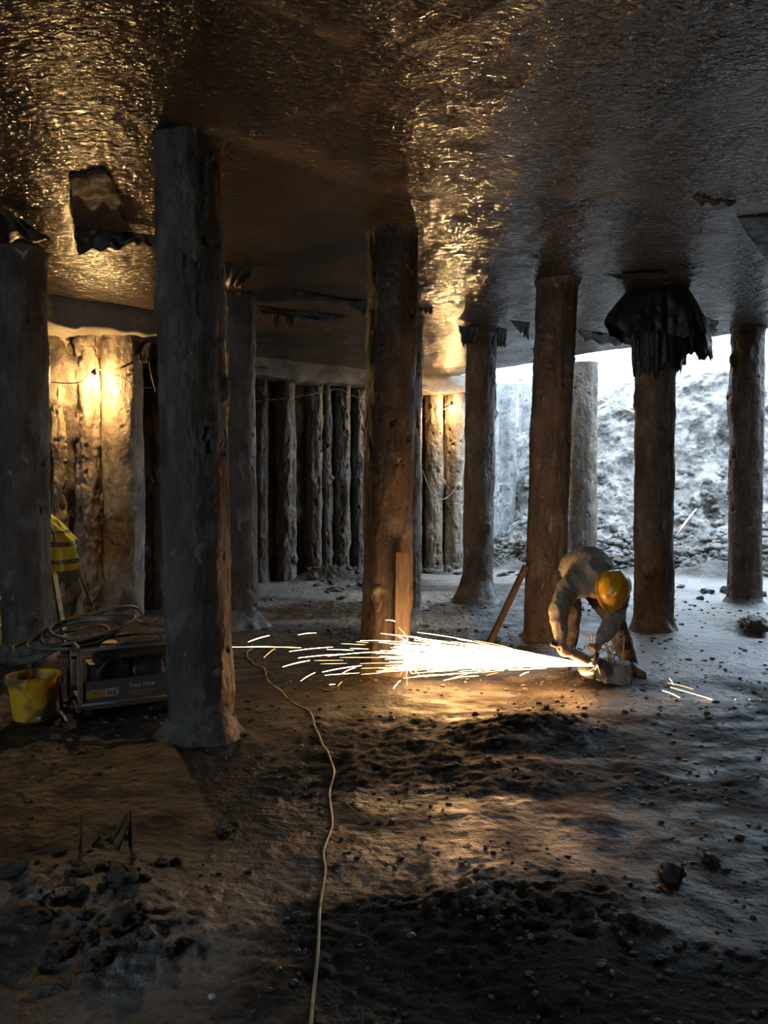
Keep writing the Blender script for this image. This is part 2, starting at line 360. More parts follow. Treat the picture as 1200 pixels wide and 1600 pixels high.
# turn the outer edges up into the slab's thickness
Vc = np.stack([X, Y, Z], -1)
rim = Vc[:, -1:].copy(); rim[..., 2] = CEIL + .45; inn = Vc[:, :1].copy(); inn[..., 2] = CEIL + .45
Vc = np.concatenate([inn, Vc, rim, ], 1)
me = meshnp('ceiling', Vc, gridF(len(yc), nc + 2, flip=True))
dust = np.zeros(Vc.shape[:2]); xx, yy = Vc[..., 0], Vc[..., 1]
for L, wd in zip(SEAMS, (.14, .10, .12, .1, .07)):
    dd = segd(xx + .15 * fbm(xx * 2, yy * 2, 3, 3), yy + .1 * fbm(xx * 2, yy * 2, 8, 3), L)
    dust = np.maximum(dust, np.exp(-(dd / wd) ** 2) * np.clip(.55 + .7 * fbm(xx * 3, yy * 3, 1, 4), 0, 1))
dust = np.maximum(dust, np.clip(.16 + .10 * fbm(xx * .8 + 3, yy * .8, 5, 4), 0, .5))
at = me.attributes.new('dust', 'FLOAT', 'POINT'); at.data.foreach_set('value', np.clip(dust, 0, 1).ravel().astype(np.float32))
o = link('ceiling', me, M_CEIL); tag(o, kind='structure', label='wet rippled underside of the concrete slab')
# top of the slab
pts = [(-9, -6), (9, -6), (9, float(min(EA.y, 13.8 - (9 - EA.x) * 1.16))), (EA.x - 1.8, 15.9), (-9, 15.9)]
bm = bmesh.new(); f = bm.faces.new([bm.verts.new((x, y, CEIL + .44)) for x, y in pts]); me = bpy.data.meshes.new('ceiling_top'); bm.to_mesh(me); bm.free()
o = link('ceiling_top', me, M_BEAM); tag(o, kind='structure', label='top of the concrete slab')

# ------------------------------------------------------------------ perimeter walls
def rough_wall(name, pts, z0, z1, mat, amp=.05, f=2.5, step=.05, label='', zstep=.05, thick=.3):
    P = [np.array(p, float) for p in pts]; A = []
    for a, b in zip(P[:-1], P[1:]):
        n = max(2, int(np.linalg.norm(b - a) / step)); A += [a + (b - a) * t for t in np.linspace(0, 1, n, endpoint=False)]
    A.append(P[-1]); A = np.array(A); T = np.gradient(A, axis=0); T /= np.linalg.norm(T, axis=1)[:, None]
    N = np.stack([T[:, 1], -T[:, 0]], -1)
    zz = np.arange(z0, z1 + zstep, zstep); xx = A[:, 0][None] + 0 * zz[:, None]; yy = A[:, 1][None] + 0 * zz[:, None]; z = zz[:, None] + 0 * xx
    d = amp * (fbm(xx * f, yy * f, z * f * .8, 4) + .5 * ridged(xx * f * 2, yy * f * 2, z * f, 2))
    V = np.stack([xx + N[:, 0] * d, yy + N[:, 1] * d, z], -1)
    B = np.stack([xx - N[:, 0] * thick, yy - N[:, 1] * thick, z], -1)
    n1 = V.shape[0] * V.shape[1]
    F = np.concatenate([gridF(len(zz), len(A), flip=True), gridF(len(zz), len(A), off=n1)])
    o = link(name, meshnp(name, np.concatenate([V.reshape(-1, 3), B.reshape(-1, 3)]), F), mat)
    return tag(o, label, kind='structure')
def wp(px, Y): return ((px - 600) / FPX * Y, Y)
WL = [(-8.8, 4.2), (-5.4, 7.3), wp(75, 9.1), wp(160, 9.45), wp(250, 9.9), (-2.35, 10.6), (-2.6, 12.7), wp(405, 13.1), wp(480, 13.7), wp(565, 14.4), wp(660, 15.2), wp(740, 15.5), (2.1, 15.7)]
rough_wall('wall_back', WL[2:], -.1, CEIL + .1, M_SOIL, .09, 2.2, .04, 'clay face showing between the retaining piles')
rough_wall('wall_left', [(-8.8, -4.6), (-8.8, 4.2), (-5.4, 7.3), WL[2]], -.1, CEIL + .1, M_SOIL, .08, 1.5, .12, 'clay side of the excavation', .12)
rough_wall('wall_front', [(8.8, -6), (-6.2, -6)], -.1, CEIL + .1, M_SOIL, .08, 1.5, .15, 'clay end of the excavation behind the viewpoint', .15)
rough_wall('wall_right', [(9.6, 12.5), (6.7, 8.9), (6.9, 7.6), (8.8, 3.5), (8.8, -6)], -.1, CEIL + .1, M_SOIL, .08, 1.5, .15, 'unseen clay side on the right, shaped to narrow the daylight opening', .15)  # out of view; juts inward to hold back daylight from the open side

# concrete beam running along the heads of the retaining piles
def beam():
    off = .47; P = [np.array(p) for p in [wp(-20, 8.5)] + WL[2:-1]]; A = []
    for a, b in zip(P[:-1], P[1:]):
        n = max(2, int(np.linalg.norm(b - a) / .06)); A += [a + (b - a) * t for t in np.linspace(0, 1, n, endpoint=False)]
    A.append(P[-1]); A = np.array(A); K = np.ones(9) / 9
    A = np.stack([np.convolve(np.pad(A[:, k], 4, 'edge'), K, 'valid') for k in (0, 1)], -1)
    T = np.gradient(A, axis=0); T /= np.linalg.norm(T, axis=1)[:, None]; N = np.stack([T[:, 1], -T[:, 0]], -1)
    prof = []
    for t in np.linspace(0, 1, 14): prof.append((off + .02 * t, CEIL + .04 - t * .33))
    for t in np.linspace(0, 1, 8)[1:]: prof.append((off + .02 - t * .45, CEIL - .29 - .03 * t))
    V = []
    for i, (dn, z) in enumerate(prof):
        d = dn + .022 * fbm(A[:, 0] * 3, A[:, 1] * 3, z * 5, 4)
        zz = z + (.03 * fbm(A[:, 0] * 5, A[:, 1] * 5, 2, 4) if i > 8 else 0)
        V.append(np.stack([A[:, 0] + N[:, 0] * d, A[:, 1] + N[:, 1] * d, zz + 0 * d], -1))
    o = link('trim_1', meshnp('trim_1', np.array(V), gridF(len(prof), len(A))), M_BEAM)
    tag(o, 'pale concrete beam running along the tops of the retaining piles', kind='structure')
beam()

# ------------------------------------------------------------------ columns and piles
def pile_mesh(name, bot, top, r, seed, rows, n=72, amp=1.0, flare=0.0, neck=0.0, zoff=0.0, butts=(), capfill=True):
    """rough cast column between two points; flare widens the foot, neck the head"""
    t = np.linspace(0, 1, rows)[:, None]; a = (np.arange(n) * 2 * PI / n)[None, :]
    z = bot[2] + (top[2] - bot[2]) * t + 0 * a
    s = seed * 3.17
    # smoothed polygon section, long vertical ridges, lumps and pock marks
    ang = a + .12 * vnoise(z * .6 + s, 0 * z, 0 * z)
    fac = .014 * np.cos(5 * ang + s) + .008 * np.cos(9 * ang + 2 * s)
    rr = r * (1 + amp * (fac + .018 * vnoise(np.cos(a) * 2 + s, np.sin(a) * 2, z * .9) ) )
    ca, sa = np.cos(a) * r, np.sin(a) * r
    rr = rr + amp * (.010 * fbm(ca * 9 + s, sa * 9, z * 3, 4) +   .0035 * ridged(ca * 14 + s, sa * 14, z * 2.2, 3) + .003 * fbm(ca * 40, sa * 40 + s, z * 30, 2))
    pits = np.clip(fbm(ca * 14 + s, sa * 14, z * 9 + s, 3) - .75, 0, 1); rr = rr - .05 * amp * pits
    lumps = np.clip(fbm(ca * 6 + 2 * s, sa * 6, z * 4 - s, 3) - .8, 0, 1); rr = rr + .05 * amp * lumps
    for bz, ba, br, bh in butts:   # a bulge where the concrete broke out
        da = np.angle(np.exp(1j * (a - ba))); rr = rr + br * np.exp(-(da / .9) ** 2 - ((z - bz) / bh) ** 2)
    h = z - bot[2]; rr = rr + flare * np.exp(-(h / .16) ** 2 * 1.2) * (1 + .5 * fbm(ca * 8 + s, sa * 8, z * 6, 3))
    g = top[2] - z; rr = rr + neck * np.exp(-(g / .07) ** 2) * (1 + 1.2 * fbm(ca * 9, sa * 9 + s, z * 2, 3))
    wob = .008 * fbm(z * .8 + s, 0 * z, 0 * z, 2); wob2 = .008 * fbm(z * .8, 0 * z + s, 0 * z, 2)
    X = (top[0] - bot[0]) * t + rr * np.cos(a) + wob; Yv = (top[1] - bot[1]) * t + rr * np.sin(a) + wob2
    V = np.stack([X, Yv, z - bot[2] + zoff], -1).reshape(-1, 3)
    me = meshnp(name, V, gridF(rows, n, True))
    return me
def concrete_pile(px0, py0, px1, wpx, label, seed, topz=None, mat=M_PILE, rows=320, n=110, flare=.012, neck=.02, collar=(.1, .1), butts=(), amp=1.0, name='concrete_pile', pytop=None, group=None):
    b = atZ(px0, py0); r = wpx / FPX * b.y / 2
    b.y += r * .85; b.x = (px0 - 600) / FPX * b.y       # py0 is where its near side meets the mud
    topz = topz or CEIL + .06
    t = Vector(((px1 - 600) / FPX * b.y, b.y, topz))
    z0 = -.08
    root = thing(name, label, 'pile' if name != 'concrete_pile' else 'column', (b.x, b.y, 0), 0, group)
    me = pile_mesh(name, (b.x, b.y, z0), t, r, seed, rows, n, amp, flare, neck, z0, butts)
    link('shaft', me, mat, root)
    if collar[0]:
        na, nr = 72, 16; a = (np.arange(na) * 2 * PI / na)[None]; q = np.linspace(0, 1, nr)[:, None]
        ext = collar[0] * (1 + .5 * vnoise(np.cos(a) * 2 + seed, np.sin(a) * 2, 0 * a))
        rr = r * .93 + q * ext + .02; hh = collar[1] * (1 + .5 * vnoise(np.cos(a) * 1.5, np.sin(a) * 1.5 + seed, 0 * a)) * (1 - q) ** 1.7
        xx, yy = rr * np.cos(a), rr * np.sin(a)
        gz = gh(xx + b.x, yy + b.y)
        zz = gz * q + hh - .02 * q + .02 * fbm(xx * 12, yy * 12 + seed, 0, 3) * np.sin(q * PI)
        link('mud_collar', meshnp('mud_collar', np.stack([xx, yy, zz], -1), gridF(nr, na, True, flip=False)), M_CLOD, root)
    return root, b, r
colA = concrete_pile(42, 1034, 38, 74, 'thick dark column in front of the yellow stepladder and bucket', 1, collar=(.1, .12), neck=.03)
colB = concrete_pile(313, 1160, 297, 103, 'largest nearest dark column, beside the generator', 2, rows=420, n=150, neck=.035, collar=(.10, .13))
colC = concrete_pile(374, 985, 372, 56, 'brown column half hidden behind the largest nearest column', 3, collar=(.16, .22))
colD = concrete_pile(602, 1056, 613, 78, 'column with the spark stream striking its foot', 4, rows=380, n=130, collar=(.14, .10))
colD2 = concrete_pile(632, 958, 634, 50, 'column mostly hidden behind the one the sparks strike', 5, collar=(.14, .12))
colE = concrete_pile(745, 942, 752, 47, 'column with mounded foot between the sparks column and the leaning timber', 6, collar=(.22, .30), neck=.03)
colF = concrete_pile(850, 1002, 868, 63, 'warm brown column directly behind the bending worker', 7, collar=(.05, .05), neck=.05, rows=360)
colG = concrete_pile(911, 905, 911, 42, 'grey column farther back, behind the one next to the worker', 8, collar=(.1, .1))
colH = concrete_pile(1024, 990, 1021, 59, 'column wrapped at its head in torn black membrane', 9, collar=(.07, .16), flare=.03)
colI = concrete_pile(1164, 948, 1166, 49, 'column by the slab edge in front of the daylit bank', 10, collar=(.08, .10), butts=((2.6, PI, .05, .35),))
# retaining piles along the clay wall
def ret(px, Y, wpx, seed, label, z1=CEIL - .2, mat=M_PILE2, amp=1.4, group=None, dpx=0, butts=()):
    r = wpx / FPX * Y / 2; x = (px - 600) / FPX * Y
    root = thing('retaining_pile', label, 'pile', (x, Y, 0), 0, group)
    me = pile_mesh('shaft', (x, Y, -.08), ((px + dpx - 600) / FPX * Y, Y, z1), r, seed, 200, 72, amp, .03, 0, -.08, butts)
    link('shaft', me, mat, root); return root
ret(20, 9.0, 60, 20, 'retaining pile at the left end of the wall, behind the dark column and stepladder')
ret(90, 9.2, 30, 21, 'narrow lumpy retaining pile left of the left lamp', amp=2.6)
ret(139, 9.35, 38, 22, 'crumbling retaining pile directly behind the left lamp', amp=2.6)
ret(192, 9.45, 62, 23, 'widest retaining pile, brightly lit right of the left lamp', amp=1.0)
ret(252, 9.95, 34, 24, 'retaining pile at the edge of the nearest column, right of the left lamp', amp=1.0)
ret(408, 13.0, 22, 25, 'narrow retaining pile just right of the half hidden brown column', mat=M_PILE)  # piles away from the lamps: darker copy, dimness put into the colour
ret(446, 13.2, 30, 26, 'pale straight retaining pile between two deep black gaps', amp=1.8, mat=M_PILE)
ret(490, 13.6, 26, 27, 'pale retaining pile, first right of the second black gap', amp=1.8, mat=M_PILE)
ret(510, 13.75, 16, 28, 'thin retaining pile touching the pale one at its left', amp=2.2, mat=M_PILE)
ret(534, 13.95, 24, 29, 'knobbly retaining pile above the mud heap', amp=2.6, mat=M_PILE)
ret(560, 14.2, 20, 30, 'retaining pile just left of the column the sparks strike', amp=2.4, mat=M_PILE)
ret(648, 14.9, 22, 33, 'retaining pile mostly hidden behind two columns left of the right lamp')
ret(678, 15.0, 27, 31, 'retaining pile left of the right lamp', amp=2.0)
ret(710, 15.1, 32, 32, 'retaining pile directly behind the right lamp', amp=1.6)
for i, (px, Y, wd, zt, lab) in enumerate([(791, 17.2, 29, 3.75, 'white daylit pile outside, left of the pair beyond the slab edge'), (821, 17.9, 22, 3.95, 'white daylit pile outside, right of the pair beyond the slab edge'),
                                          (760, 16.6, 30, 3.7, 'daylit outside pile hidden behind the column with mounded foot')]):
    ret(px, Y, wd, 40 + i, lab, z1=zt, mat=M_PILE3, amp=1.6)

# ------------------------------------------------------------------ open excavation beyond the slab edge
def bank():
    nu, nv = 420, 260
    u = np.linspace(0, 1, nu)[None, :]; v = np.linspace(0, 1, nv)[:, None]
    xs = 1.6 + u * 12.5
    foot = 14.3 - (xs - 3) * .16 + 1.6 * np.exp(-((xs - 2) / .9) ** 2)
    # profile: slumped spoil, steep cut face, crest
    kv = np.array([0, .18, .34, .5, .62, .74, .88, 1.0]); kd = np.array([0, .7, 1.5, 2.2, 2.7, 3.1, 3.7, 8.0]); kz = np.array([-.1, .32, .62, 1.25, 2.1, 2.9, 3.35, 3.7])
    d = np.interp(v, kv, kd); z = np.interp(v, kv, kz) + 0 * xs
    z = z * (1 + .10 * np.sin(xs * 1.1 + .5)) + .0
    z = z + np.clip((xs - 5.6) * .25, 0, .45) * v
    X = xs + 0 * d; Yv = foot + d
    q = fbm(X * 1.4, Yv * 1.4, z * 1.4, 4); lum = np.clip(fbm(X * 4.5, Yv * 3, z * 4.5, 4), -.3, 1)
    wl = np.clip(1.15 - v * 1.5, .25, 1)
    Yv = Yv - .22 * q - .10 * lum * (1.2 - wl); z = z + .08 * q * np.minimum(v * 6, 1) + .16 * lum * wl * np.minimum(v * 6, 1)
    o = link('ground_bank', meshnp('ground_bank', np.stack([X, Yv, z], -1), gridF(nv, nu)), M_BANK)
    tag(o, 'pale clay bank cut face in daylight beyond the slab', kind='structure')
    return X, Yv, z
BX, BY, BZ = bank()
M_HOARD = plain('white_hoarding', (.75, .76, .78), .6)
hd = thing('site_hoarding', 'white boarded hoarding on the crest of the daylit bank', 'fence', (9, 21.5, 3.2))
boxes('panel_boards', [((x - 9, 0, 1.2), (.98, .03, 2.4)) for x in np.arange(1.5, 20, 1.0)], M_HOARD, hd, .004)
for x in np.arange(2.0, 20, 2.0): boxes('post', [((x - 9, -.07, 1.25), (.09, .09, 2.6))], M_HOARD, hd, .004)
boxes('top_rail', [((1.0, -.05, 2.3), (18.5, .06, .09))], M_HOARD, hd, .004)
rp = [atY(925, 618, 17.2), atY(950, 628, 17.0), atY(985, 642, 16.8), atY(1020, 655, 16.9), atY(1060, 668, 17.0)]
tag(tube('yellow_hose', spline(rp, 8), .018, plain('hose_yellow', (.5, .36, .12), .5), n=8), 'yellowish hose trailing down the top of the daylit bank', 'hose')
st = [atY(1056, 838, 14.2), atY(1072, 815, 14.4), atY(1088, 795, 14.6)]
M_WOOD = rough_mat('weathered_timber', [(.06, .042, .03), (.12, .085, .06), (.18, .13, .095)], 6, (.6, .85), .4, 40, stretch=(6, 6, 1))
M_PALE = plain('pale_stick', (.5, .45, .38), .6)
tag(tube('broken_stick', st, [.016, .02, .012], M_PALE, n=8), 'pale broken stick poking from the spoil heap beneath the bank', 'stick')

# ------------------------------------------------------------------ clods
def clod_mesh(seed, sub=4, jag=1.0):
    bm = bmesh.new(); bmesh.ops.create_icosphere(bm, subdivisions=sub, radius=1)
    co = np.array([v.co[:] for v in bm.verts]); s = seed * 5.3
    d = 1 + jag * (.40 * fbm(co[:, 0] * 1.3 + s, co[:, 1] * 1.3, co[:, 2] * 1.3, 4) + .20 * ridged(co[:, 0] * 2.6, co[:, 1] * 2.6 + s, co[:, 2] * 2.6, 3) - .1)
    co = co * d[:, None]
    for v, c in zip(bm.verts, co): v.co = c
    me = bpy.data.meshes.new('mud_clod'); bm.to_mesh(me); bm.free(); me.materials.append(M_CLOD)
    me.polygons.foreach_set('use_smooth', [True] * len(me.polygons)); return me
CL = [clod_mesh(i) for i in range(6)]
CLB = [m.copy() for m in CL]
M_SPOIL = rough_mat('spoil_clay', [(.05, .044, .04), (.11, .10, .09), (.22, .205, .19)], 5, (.35, .7), .8, 25, dist=.03)
for m in CLB: m.materials.clear(); m.materials.append(M_SPOIL)
def clod(x, y, s, label, group=None, z=None, k=None, meshes=CL, sink=.25, name='mud_clod'):
    k = random.randrange(6) if k is None else k
    o = bpy.data.objects.new(name, meshes[k]); COL.objects.link(o)
    sx, sy, sz = s * random.uniform(.8, 1.25), s * random.uniform(.8, 1.25), s * random.uniform(.5, .8)
    o.location = (x, y, (ghs(x, y) if z is None else z) + sz * (1 - sink) * .6); o.scale = (sx, sy, sz); o.rotation_euler = (random.uniform(-.3, .3), random.uniform(-.3, .3), random.uniform(0, 6.3))
    return tag(o, label, 'clod', group)
for px, py, s, lab in [(45, 1455, .060, 'big pale wet lump of clay at the left edge of the foreground mud'), (190, 1400, .055, 'black shiny clay lump below the bent bars in the foreground'),
                       (205, 1472, .062, 'large grey clay lump, lowest of the foreground heap'), (20, 1385, .05, 'grey clay lump at the left edge above the big pale one'),
                       (95, 1505, .030, 'small dark clod beside the dark hole low on the left'), (150, 1520, .032, 'flat clay clod below the largest foreground lumps'),
                       (350, 1300, .035, 'dark clod alone right of the bent bars'), (1048, 1365, .045, 'lone dark clod in the dark mud at lower right'),
                       (1110, 1340, .03, 'small dark clod beside the lone one at lower right'), (1010, 900, .10, 'big clay lump behind the membrane wrapped column'),
                       (1175, 990, .12, 'dark lump of spoil at the right edge on the bright mud')]:
    p = atZ(px, py); clod(p.x, p.y, s, lab)
for i in range(60):
    px, py = random.gauss(140, 95), random.gauss(1410, 60)
    if py < 1290 or px < -60: continue
    p = atZ(px, py); clod(p.x, p.y, random.uniform(.008, .024), 'small dark clay clod in the foreground heap at lower left', 'clods of the foreground heap')
for i in range(30):
    px, py = random.gauss(860, 70), random.gauss(1135, 22); p = atZ(px, py)
    clod(p.x, p.y, random.uniform(.008, .022), 'small clod of trodden mud in front of the worker', 'clods in front of the worker')
for i in range(45):
    px, py = random.gauss(535, 38), random.gauss(905, 12); p = atZ(px, py)
    clod(p.x, p.y, random.uniform(.03, .08), 'brown clod on the mud heap below the retaining piles', 'clods on the mud heap by the piles')
for i in range(40):
    px, py = random.uniform(655, 830), random.gauss(892, 10); p = atZ(px, py)
    clod(p.x, p.y, random.uniform(.03, .09), 'clod at the foot of the piles between the middle columns', 'clods at the foot of the lit piles')
for i in range(95):   # spoil at the foot of the bank
    iv = int(abs(random.gauss(0, 42))) % 130; iu = random.randrange(25, 230)
    clod(float(BX[iv, iu]), float(BY[iv, iu]), random.uniform(.05, .15), 'broken clay clod in the spoil heap beneath the daylit bank', 'clods of the spoil heap', z=float(BZ[iv, iu]), meshes=CLB)
for i in range(20):
    p = atZ(random.uniform(880, 1230), random.uniform(905, 950)); clod(p.x, p.y, random.uniform(.03, .09), 'dark clod on the mud between the daylit columns', 'clods between the daylit columns')
# crumbs too many to count
def crumbs():
    bm = bmesh.new(); bmesh.ops.create_icosphere(bm, subdivisions=1, radius=1); base = np.array([v.co[:] for v in bm.verts]); bm.faces.ensure_lookup_table()
    tri = np.array([[v.index for v in f.verts] for f in bm.faces]); bm.free(); n = 9000
    yy = 1.9 + 9 * RNG.rand(n) ** 1.6; xx = (RNG.rand(n) * 2 - 1) * (1.1 + .55 * yy)
    msk = fbm(xx * 1.1 + 2, yy * 1.1, 0, 3) > -.25; xx, yy = xx[msk], yy[msk]; n = len(xx)
    s = (.002 + .011 * RNG.rand(n) ** 3) * (.6 + .16 * yy); zz = gh(xx, yy) + s * .25
    j = 1 + .35 * (RNG.rand(n, len(base), 1) - .5); sc3 = np.stack([s * (.7 + RNG.rand(n)), s * (.7 + RNG.rand(n)), s * .6], -1)
    V = base[None] * j * sc3[:, None] + np.stack([xx, yy, zz], -1)[:, None]
    F = (tri[None] + (np.arange(n) * len(base))[:, None, None]).reshape(-1, 3)
    o = link('mud_crumbs', meshnp('mud_crumbs', V, F), M_CLOD, smooth=False); tag(o, 'scattered crumbs of mud all over the floor', 'mud', kind='stuff')
crumbs()
def rubble():
    bm = bmesh.new(); bmesh.ops.create_icosphere(bm, subdivisions=2, radius=1); base = np.array([v.co[:] for v in bm.verts])
    tri = np.array([[v.index for v in f.verts] for f in bm.faces]); bm.free(); n = 2600
    iv = (np.abs(RNG.randn(n)) * 62).astype(int) % 190; iu = RNG.randint(15, 300, n)
    P = np.stack([BX[iv, iu], BY[iv, iu], BZ[iv, iu]], -1) + RNG.randn(n, 3) * .03
    s = .025 + .085 * RNG.rand(n) ** 2.2; d = 1 + .45 * fbm(base[None, :, 0] * 1.5 + np.arange(n)[:, None] * 3.1, base[None, :, 1] * 1.5, base[None, :, 2] * 1.5, 2)
    sc3 = np.stack([s * (.7 + .6 * RNG.rand(n)), s * (.7 + .6 * RNG.rand(n)), s * .7], -1)
    V = base[None] * d[..., None] * sc3[:, None] + P[:, None]; F = (tri[None] + (np.arange(n) * len(base))[:, None, None]).reshape(-1, 3)
    o = link('clay_rubble', meshnp('clay_rubble', V, F), M_SPOIL, smooth=False); tag(o, 'loose broken clay rubble on the daylit bank', 'rubble', kind='stuff')
rubble()

# ------------------------------------------------------------------ torn membrane
def wrap_membrane():
    b, r = colH[1], colH[2]; root = thing('torn_membrane', 'torn black plastic membrane hanging round the head of a column', 'membrane', (b.x, b.y, CEIL))
    def skirt(name, r0, r1, L, seed, a0, a1, fold):
        na, nv = 150, 46; a = np.linspace(a0, a1, na)[None]; v = np.linspace(0, 1, nv)[:, None]
        Lg = L(a) * (1 + .10 * fbm(a * 3 + seed, a * 0, 0, 4) + .05 * vnoise(a * 26, a * 0 + seed, 0)); Lg = np.maximum(Lg, .12)
        rad = r0 + (r1(a) - r0) * np.sin(v * PI / 2 * .95) ** .8 + fold * v * (np.sin(a * 11 + seed) + .6 * np.sin(a * 19 + 2 * seed)) + .02 * fbm(a * 5, v * 4 + seed, 0, 3) * v
        X, Yv, Z = rad * np.cos(a), rad * np.sin(a), .02 - v * Lg + .03 * vnoise(a * 4, v * 3, seed)*v
        o = link(name, meshnp(name, np.stack([X, Yv, Z], -1), gridF(nv, na)), M_BLACK, root)
        s = o.modifiers.new('t', 'SOLIDIFY'); s.thickness = .004; return o
    # clings to the shaft nearly down to the cut line
    skirt('inner_sheet', r + .08, lambda a: r + .06 + .02 * np.cos(a), lambda a: .84 - .03 * np.cos(a), 3, 0, 2 * PI, .010)
    skirt('outer_sheet', r + .09, lambda a: r + .10 + .26 * np.clip(np.cos(a), 0, 1) + .22 * np.clip(-np.cos(a), 0, 1), lambda a: .54 + .14 * np.cos(a) + .07 * np.cos(3 * a + .4), 8, 0, 2 * PI, .016)
    return root
wrap_membrane()
def scrap(label, C, hang=.0, nu=22, nv=14, seed=0, mat=M_BLACK, fold=.02, rag=.12, name='membrane_scrap', group=None):
    """torn sheet: four corners (px, py, metres below the slab)"""
    P = [np.array(atZ(c[0], c[1], CEIL - c[2])[:]) for c in C]; cen = sum(P) / 4
    u = np.linspace(0, 1, nu)[None, :, None]; v = np.linspace(0, 1, nv)[:, None, None]
    S = (P[0] * (1-u) + P[1] * u) * (1-v) + (P[3] * (1-u) + P[2] * u) * v
    uu, vv = u[..., 0] + 0 * v[..., 0], v[..., 0] + 0 * u[..., 0]
    k = rag * np.maximum(np.abs(uu - .5), np.abs(vv - .5)) * 2
    n = np.stack([fbm(uu * 5 + seed, vv * 4, 1, 4), fbm(uu * 5, vv * 4 + seed, 2, 4), .5 * fbm(uu * 5, vv * 4 + seed, 5, 4)], -1)
    S = S + n * k[..., None] * np.linalg.norm(P[1] - P[0]) * .35
    S[..., 2] += fold * np.sin(uu * 17 + seed + 3 * vv) * vv - hang * np.sin(uu * PI) * vv; S[..., 2] = np.minimum(S[..., 2], CEIL - .015)
    S = S - cen
    me = meshnp(name, S, gridF(nv, nu)); o = link(name, me, mat); o.location = cen
    s = o.modifiers.new('t', 'SOLIDIFY'); s.thickness = .005
    return tag(o, label, 'membrane', group)
scrap('black torn flap hanging in the lamplight on the left', [(118, 350, .03), (208, 362, .02), (205, 385, .16), (122, 395, .2)], seed=1, fold=.02)
scrap('dull grey ragged sheet stuck under the slab above the black flap', [(105, 275, .02), (165, 262, .02), (205, 360, .04), (115, 365, .04)], seed=2, mat=M_FLAP, fold=.004, rag=.2)
scrap('dark sheet around the top of the far left column', [(-20, 300, .02), (30, 345, .03), (85, 378, .14), (-20, 372, .16)], seed=3)
scrap('black strip from the left flap to the nearest column', [(200, 360, .03), (250, 372, .02), (250, 388, .08), (205, 376, .08)], seed=4)
scrap('black scrap between the two columns left of centre', [(352, 408, .02), (398, 420, .02), (378, 446, .12), (354, 448, .12)], seed=5)
scrap('long torn edge hanging under the slab, upper of two left of centre', [(455, 455, .02), (572, 470, .02), (570, 480, .05), (470, 464, .04)], seed=6)
scrap('triangular black flap touching the left side of the sparks column', [(535, 470, .02), (575, 474, .02), (574, 496, .10), (560, 482, .05)], seed=7)
scrap('long torn edge hanging under the slab, lower of two left of centre', [(402, 478, .02), (535, 494, .02), (528, 504, .06), (404, 488, .06)], seed=8)
scrap('small black tatter dangling from the lower torn edge', [(424, 486, .03), (438, 487, .03), (434, 512, .2), (428, 512, .2)], seed=9, nu=10)
scrap('second small tatter dangling from the lower torn edge, farther right', [(446, 488, .03), (464, 490, .03), (458, 510, .16), (448, 510, .16)], seed=10, nu=10)
scrap('small black scrap on the right side of the sparks column', [(652, 476, .02), (678, 478, .02), (674, 488, .05), (654, 486, .05)], seed=11, nu=10)
scrap('black tatter hanging left of the mounded foot column head', [(716, 508, .02), (746, 512, .02), (738, 536, .16), (722, 540, .18)], seed=12, nu=12)
scrap('black tatter hanging right of the mounded foot column head', [(776, 512, .02), (792, 514, .02), (790, 542, .2), (778, 540, .2)], seed=13, nu=12)
scrap('pointed black flap left of the warm brown column', [(796, 500, .02), (828, 503, .02), (826, 532, .2), (814, 520, .1)], seed=14, nu=12)
scrap('black strip sagging toward the membrane wrapped column', [(902, 514, .02), (980, 524, .02), (978, 538, .09), (915, 530, .09)], seed=15, hang=.03)
scrap('dark curved flap at the right edge of the slab underside', [(1150, 336, .01), (1260, 330, .01), (1250, 430, .22), (1192, 400, .13)], seed=16, fold=.01, rag=.05)
scrap('thin dark crescent torn in the slab lining near the wrapped column', [(940, 428, .01), (1045, 424, .01), (1035, 433, .04), (980, 438, .04)], seed=17, fold=.004)
scrap('dark scrap right of the membrane wrapped column head', [(1086, 492, .02), (1122, 500, .02), (1118, 520, .08), (1092, 528, .16)], seed=18)
scrap('brown torn fringe under the slab at upper right', [(1080, 304, .01), (1150, 312, .01), (1148, 318, .03), (1092, 318, .03)], seed=19, mat=M_FLAP)

# ------------------------------------------------------------------ lamps and wires
M_BLK = plain('black_rubber', (.02, .02, .02), .5, dirt=(.08, .06, .045))
M_CABLE = plain('pale_flex', (.50, .40, .22), .5, dirt=(.14, .10, .07), ds=9)
def lamp(pos, strength, label, r):
    root = thing('site_lamp', label, 'lamp', pos)
    prof = [(.001, -r * 1.25), (r * .5, -r * 1.15), (r * .88, -r * .7), (r, 0), (r * .86, r * .6), (r * .5, r * 1.15), (r * .38, r * 1.5)]
    lathe('bulb', prof, emit('filament_glow', (1, .60, .23), strength), root, 14)
    lathe('lamp_holder', [(r * .40, r * 1.45), (r * .62, r * 1.5), (r * .66, r * 2.6), (r * .4, r * 3.1), (r * .2, r * 3.4)], M_BLK, root, 16)
    for k in range(4):
        a = k * PI / 2 + .4
        tube('guard_wire', [(math.cos(a) * r * .6, math.sin(a) * r * .6, r * 1.7), (math.cos(a) * r * 1.45, math.sin(a) * r * 1.45, r * .5), (math.cos(a) * r * 1.4, math.sin(a) * r * 1.4, -r * .9), (math.cos(a) * r * .3, math.sin(a) * r * .3, -r * 1.7)], .0018, M_BLK, root, 5)
    return root
LL = atY(147, 597, 8.99); LR = atY(706, 640, 14.6)
lamp(LL, BULB_L, 'glowing bulb in a wire guard on the left pile wall', .042)
lamp(LR, BULB_R, 'glowing bulb in a wire guard on the far pile wall, beyond the sparks column', .045)
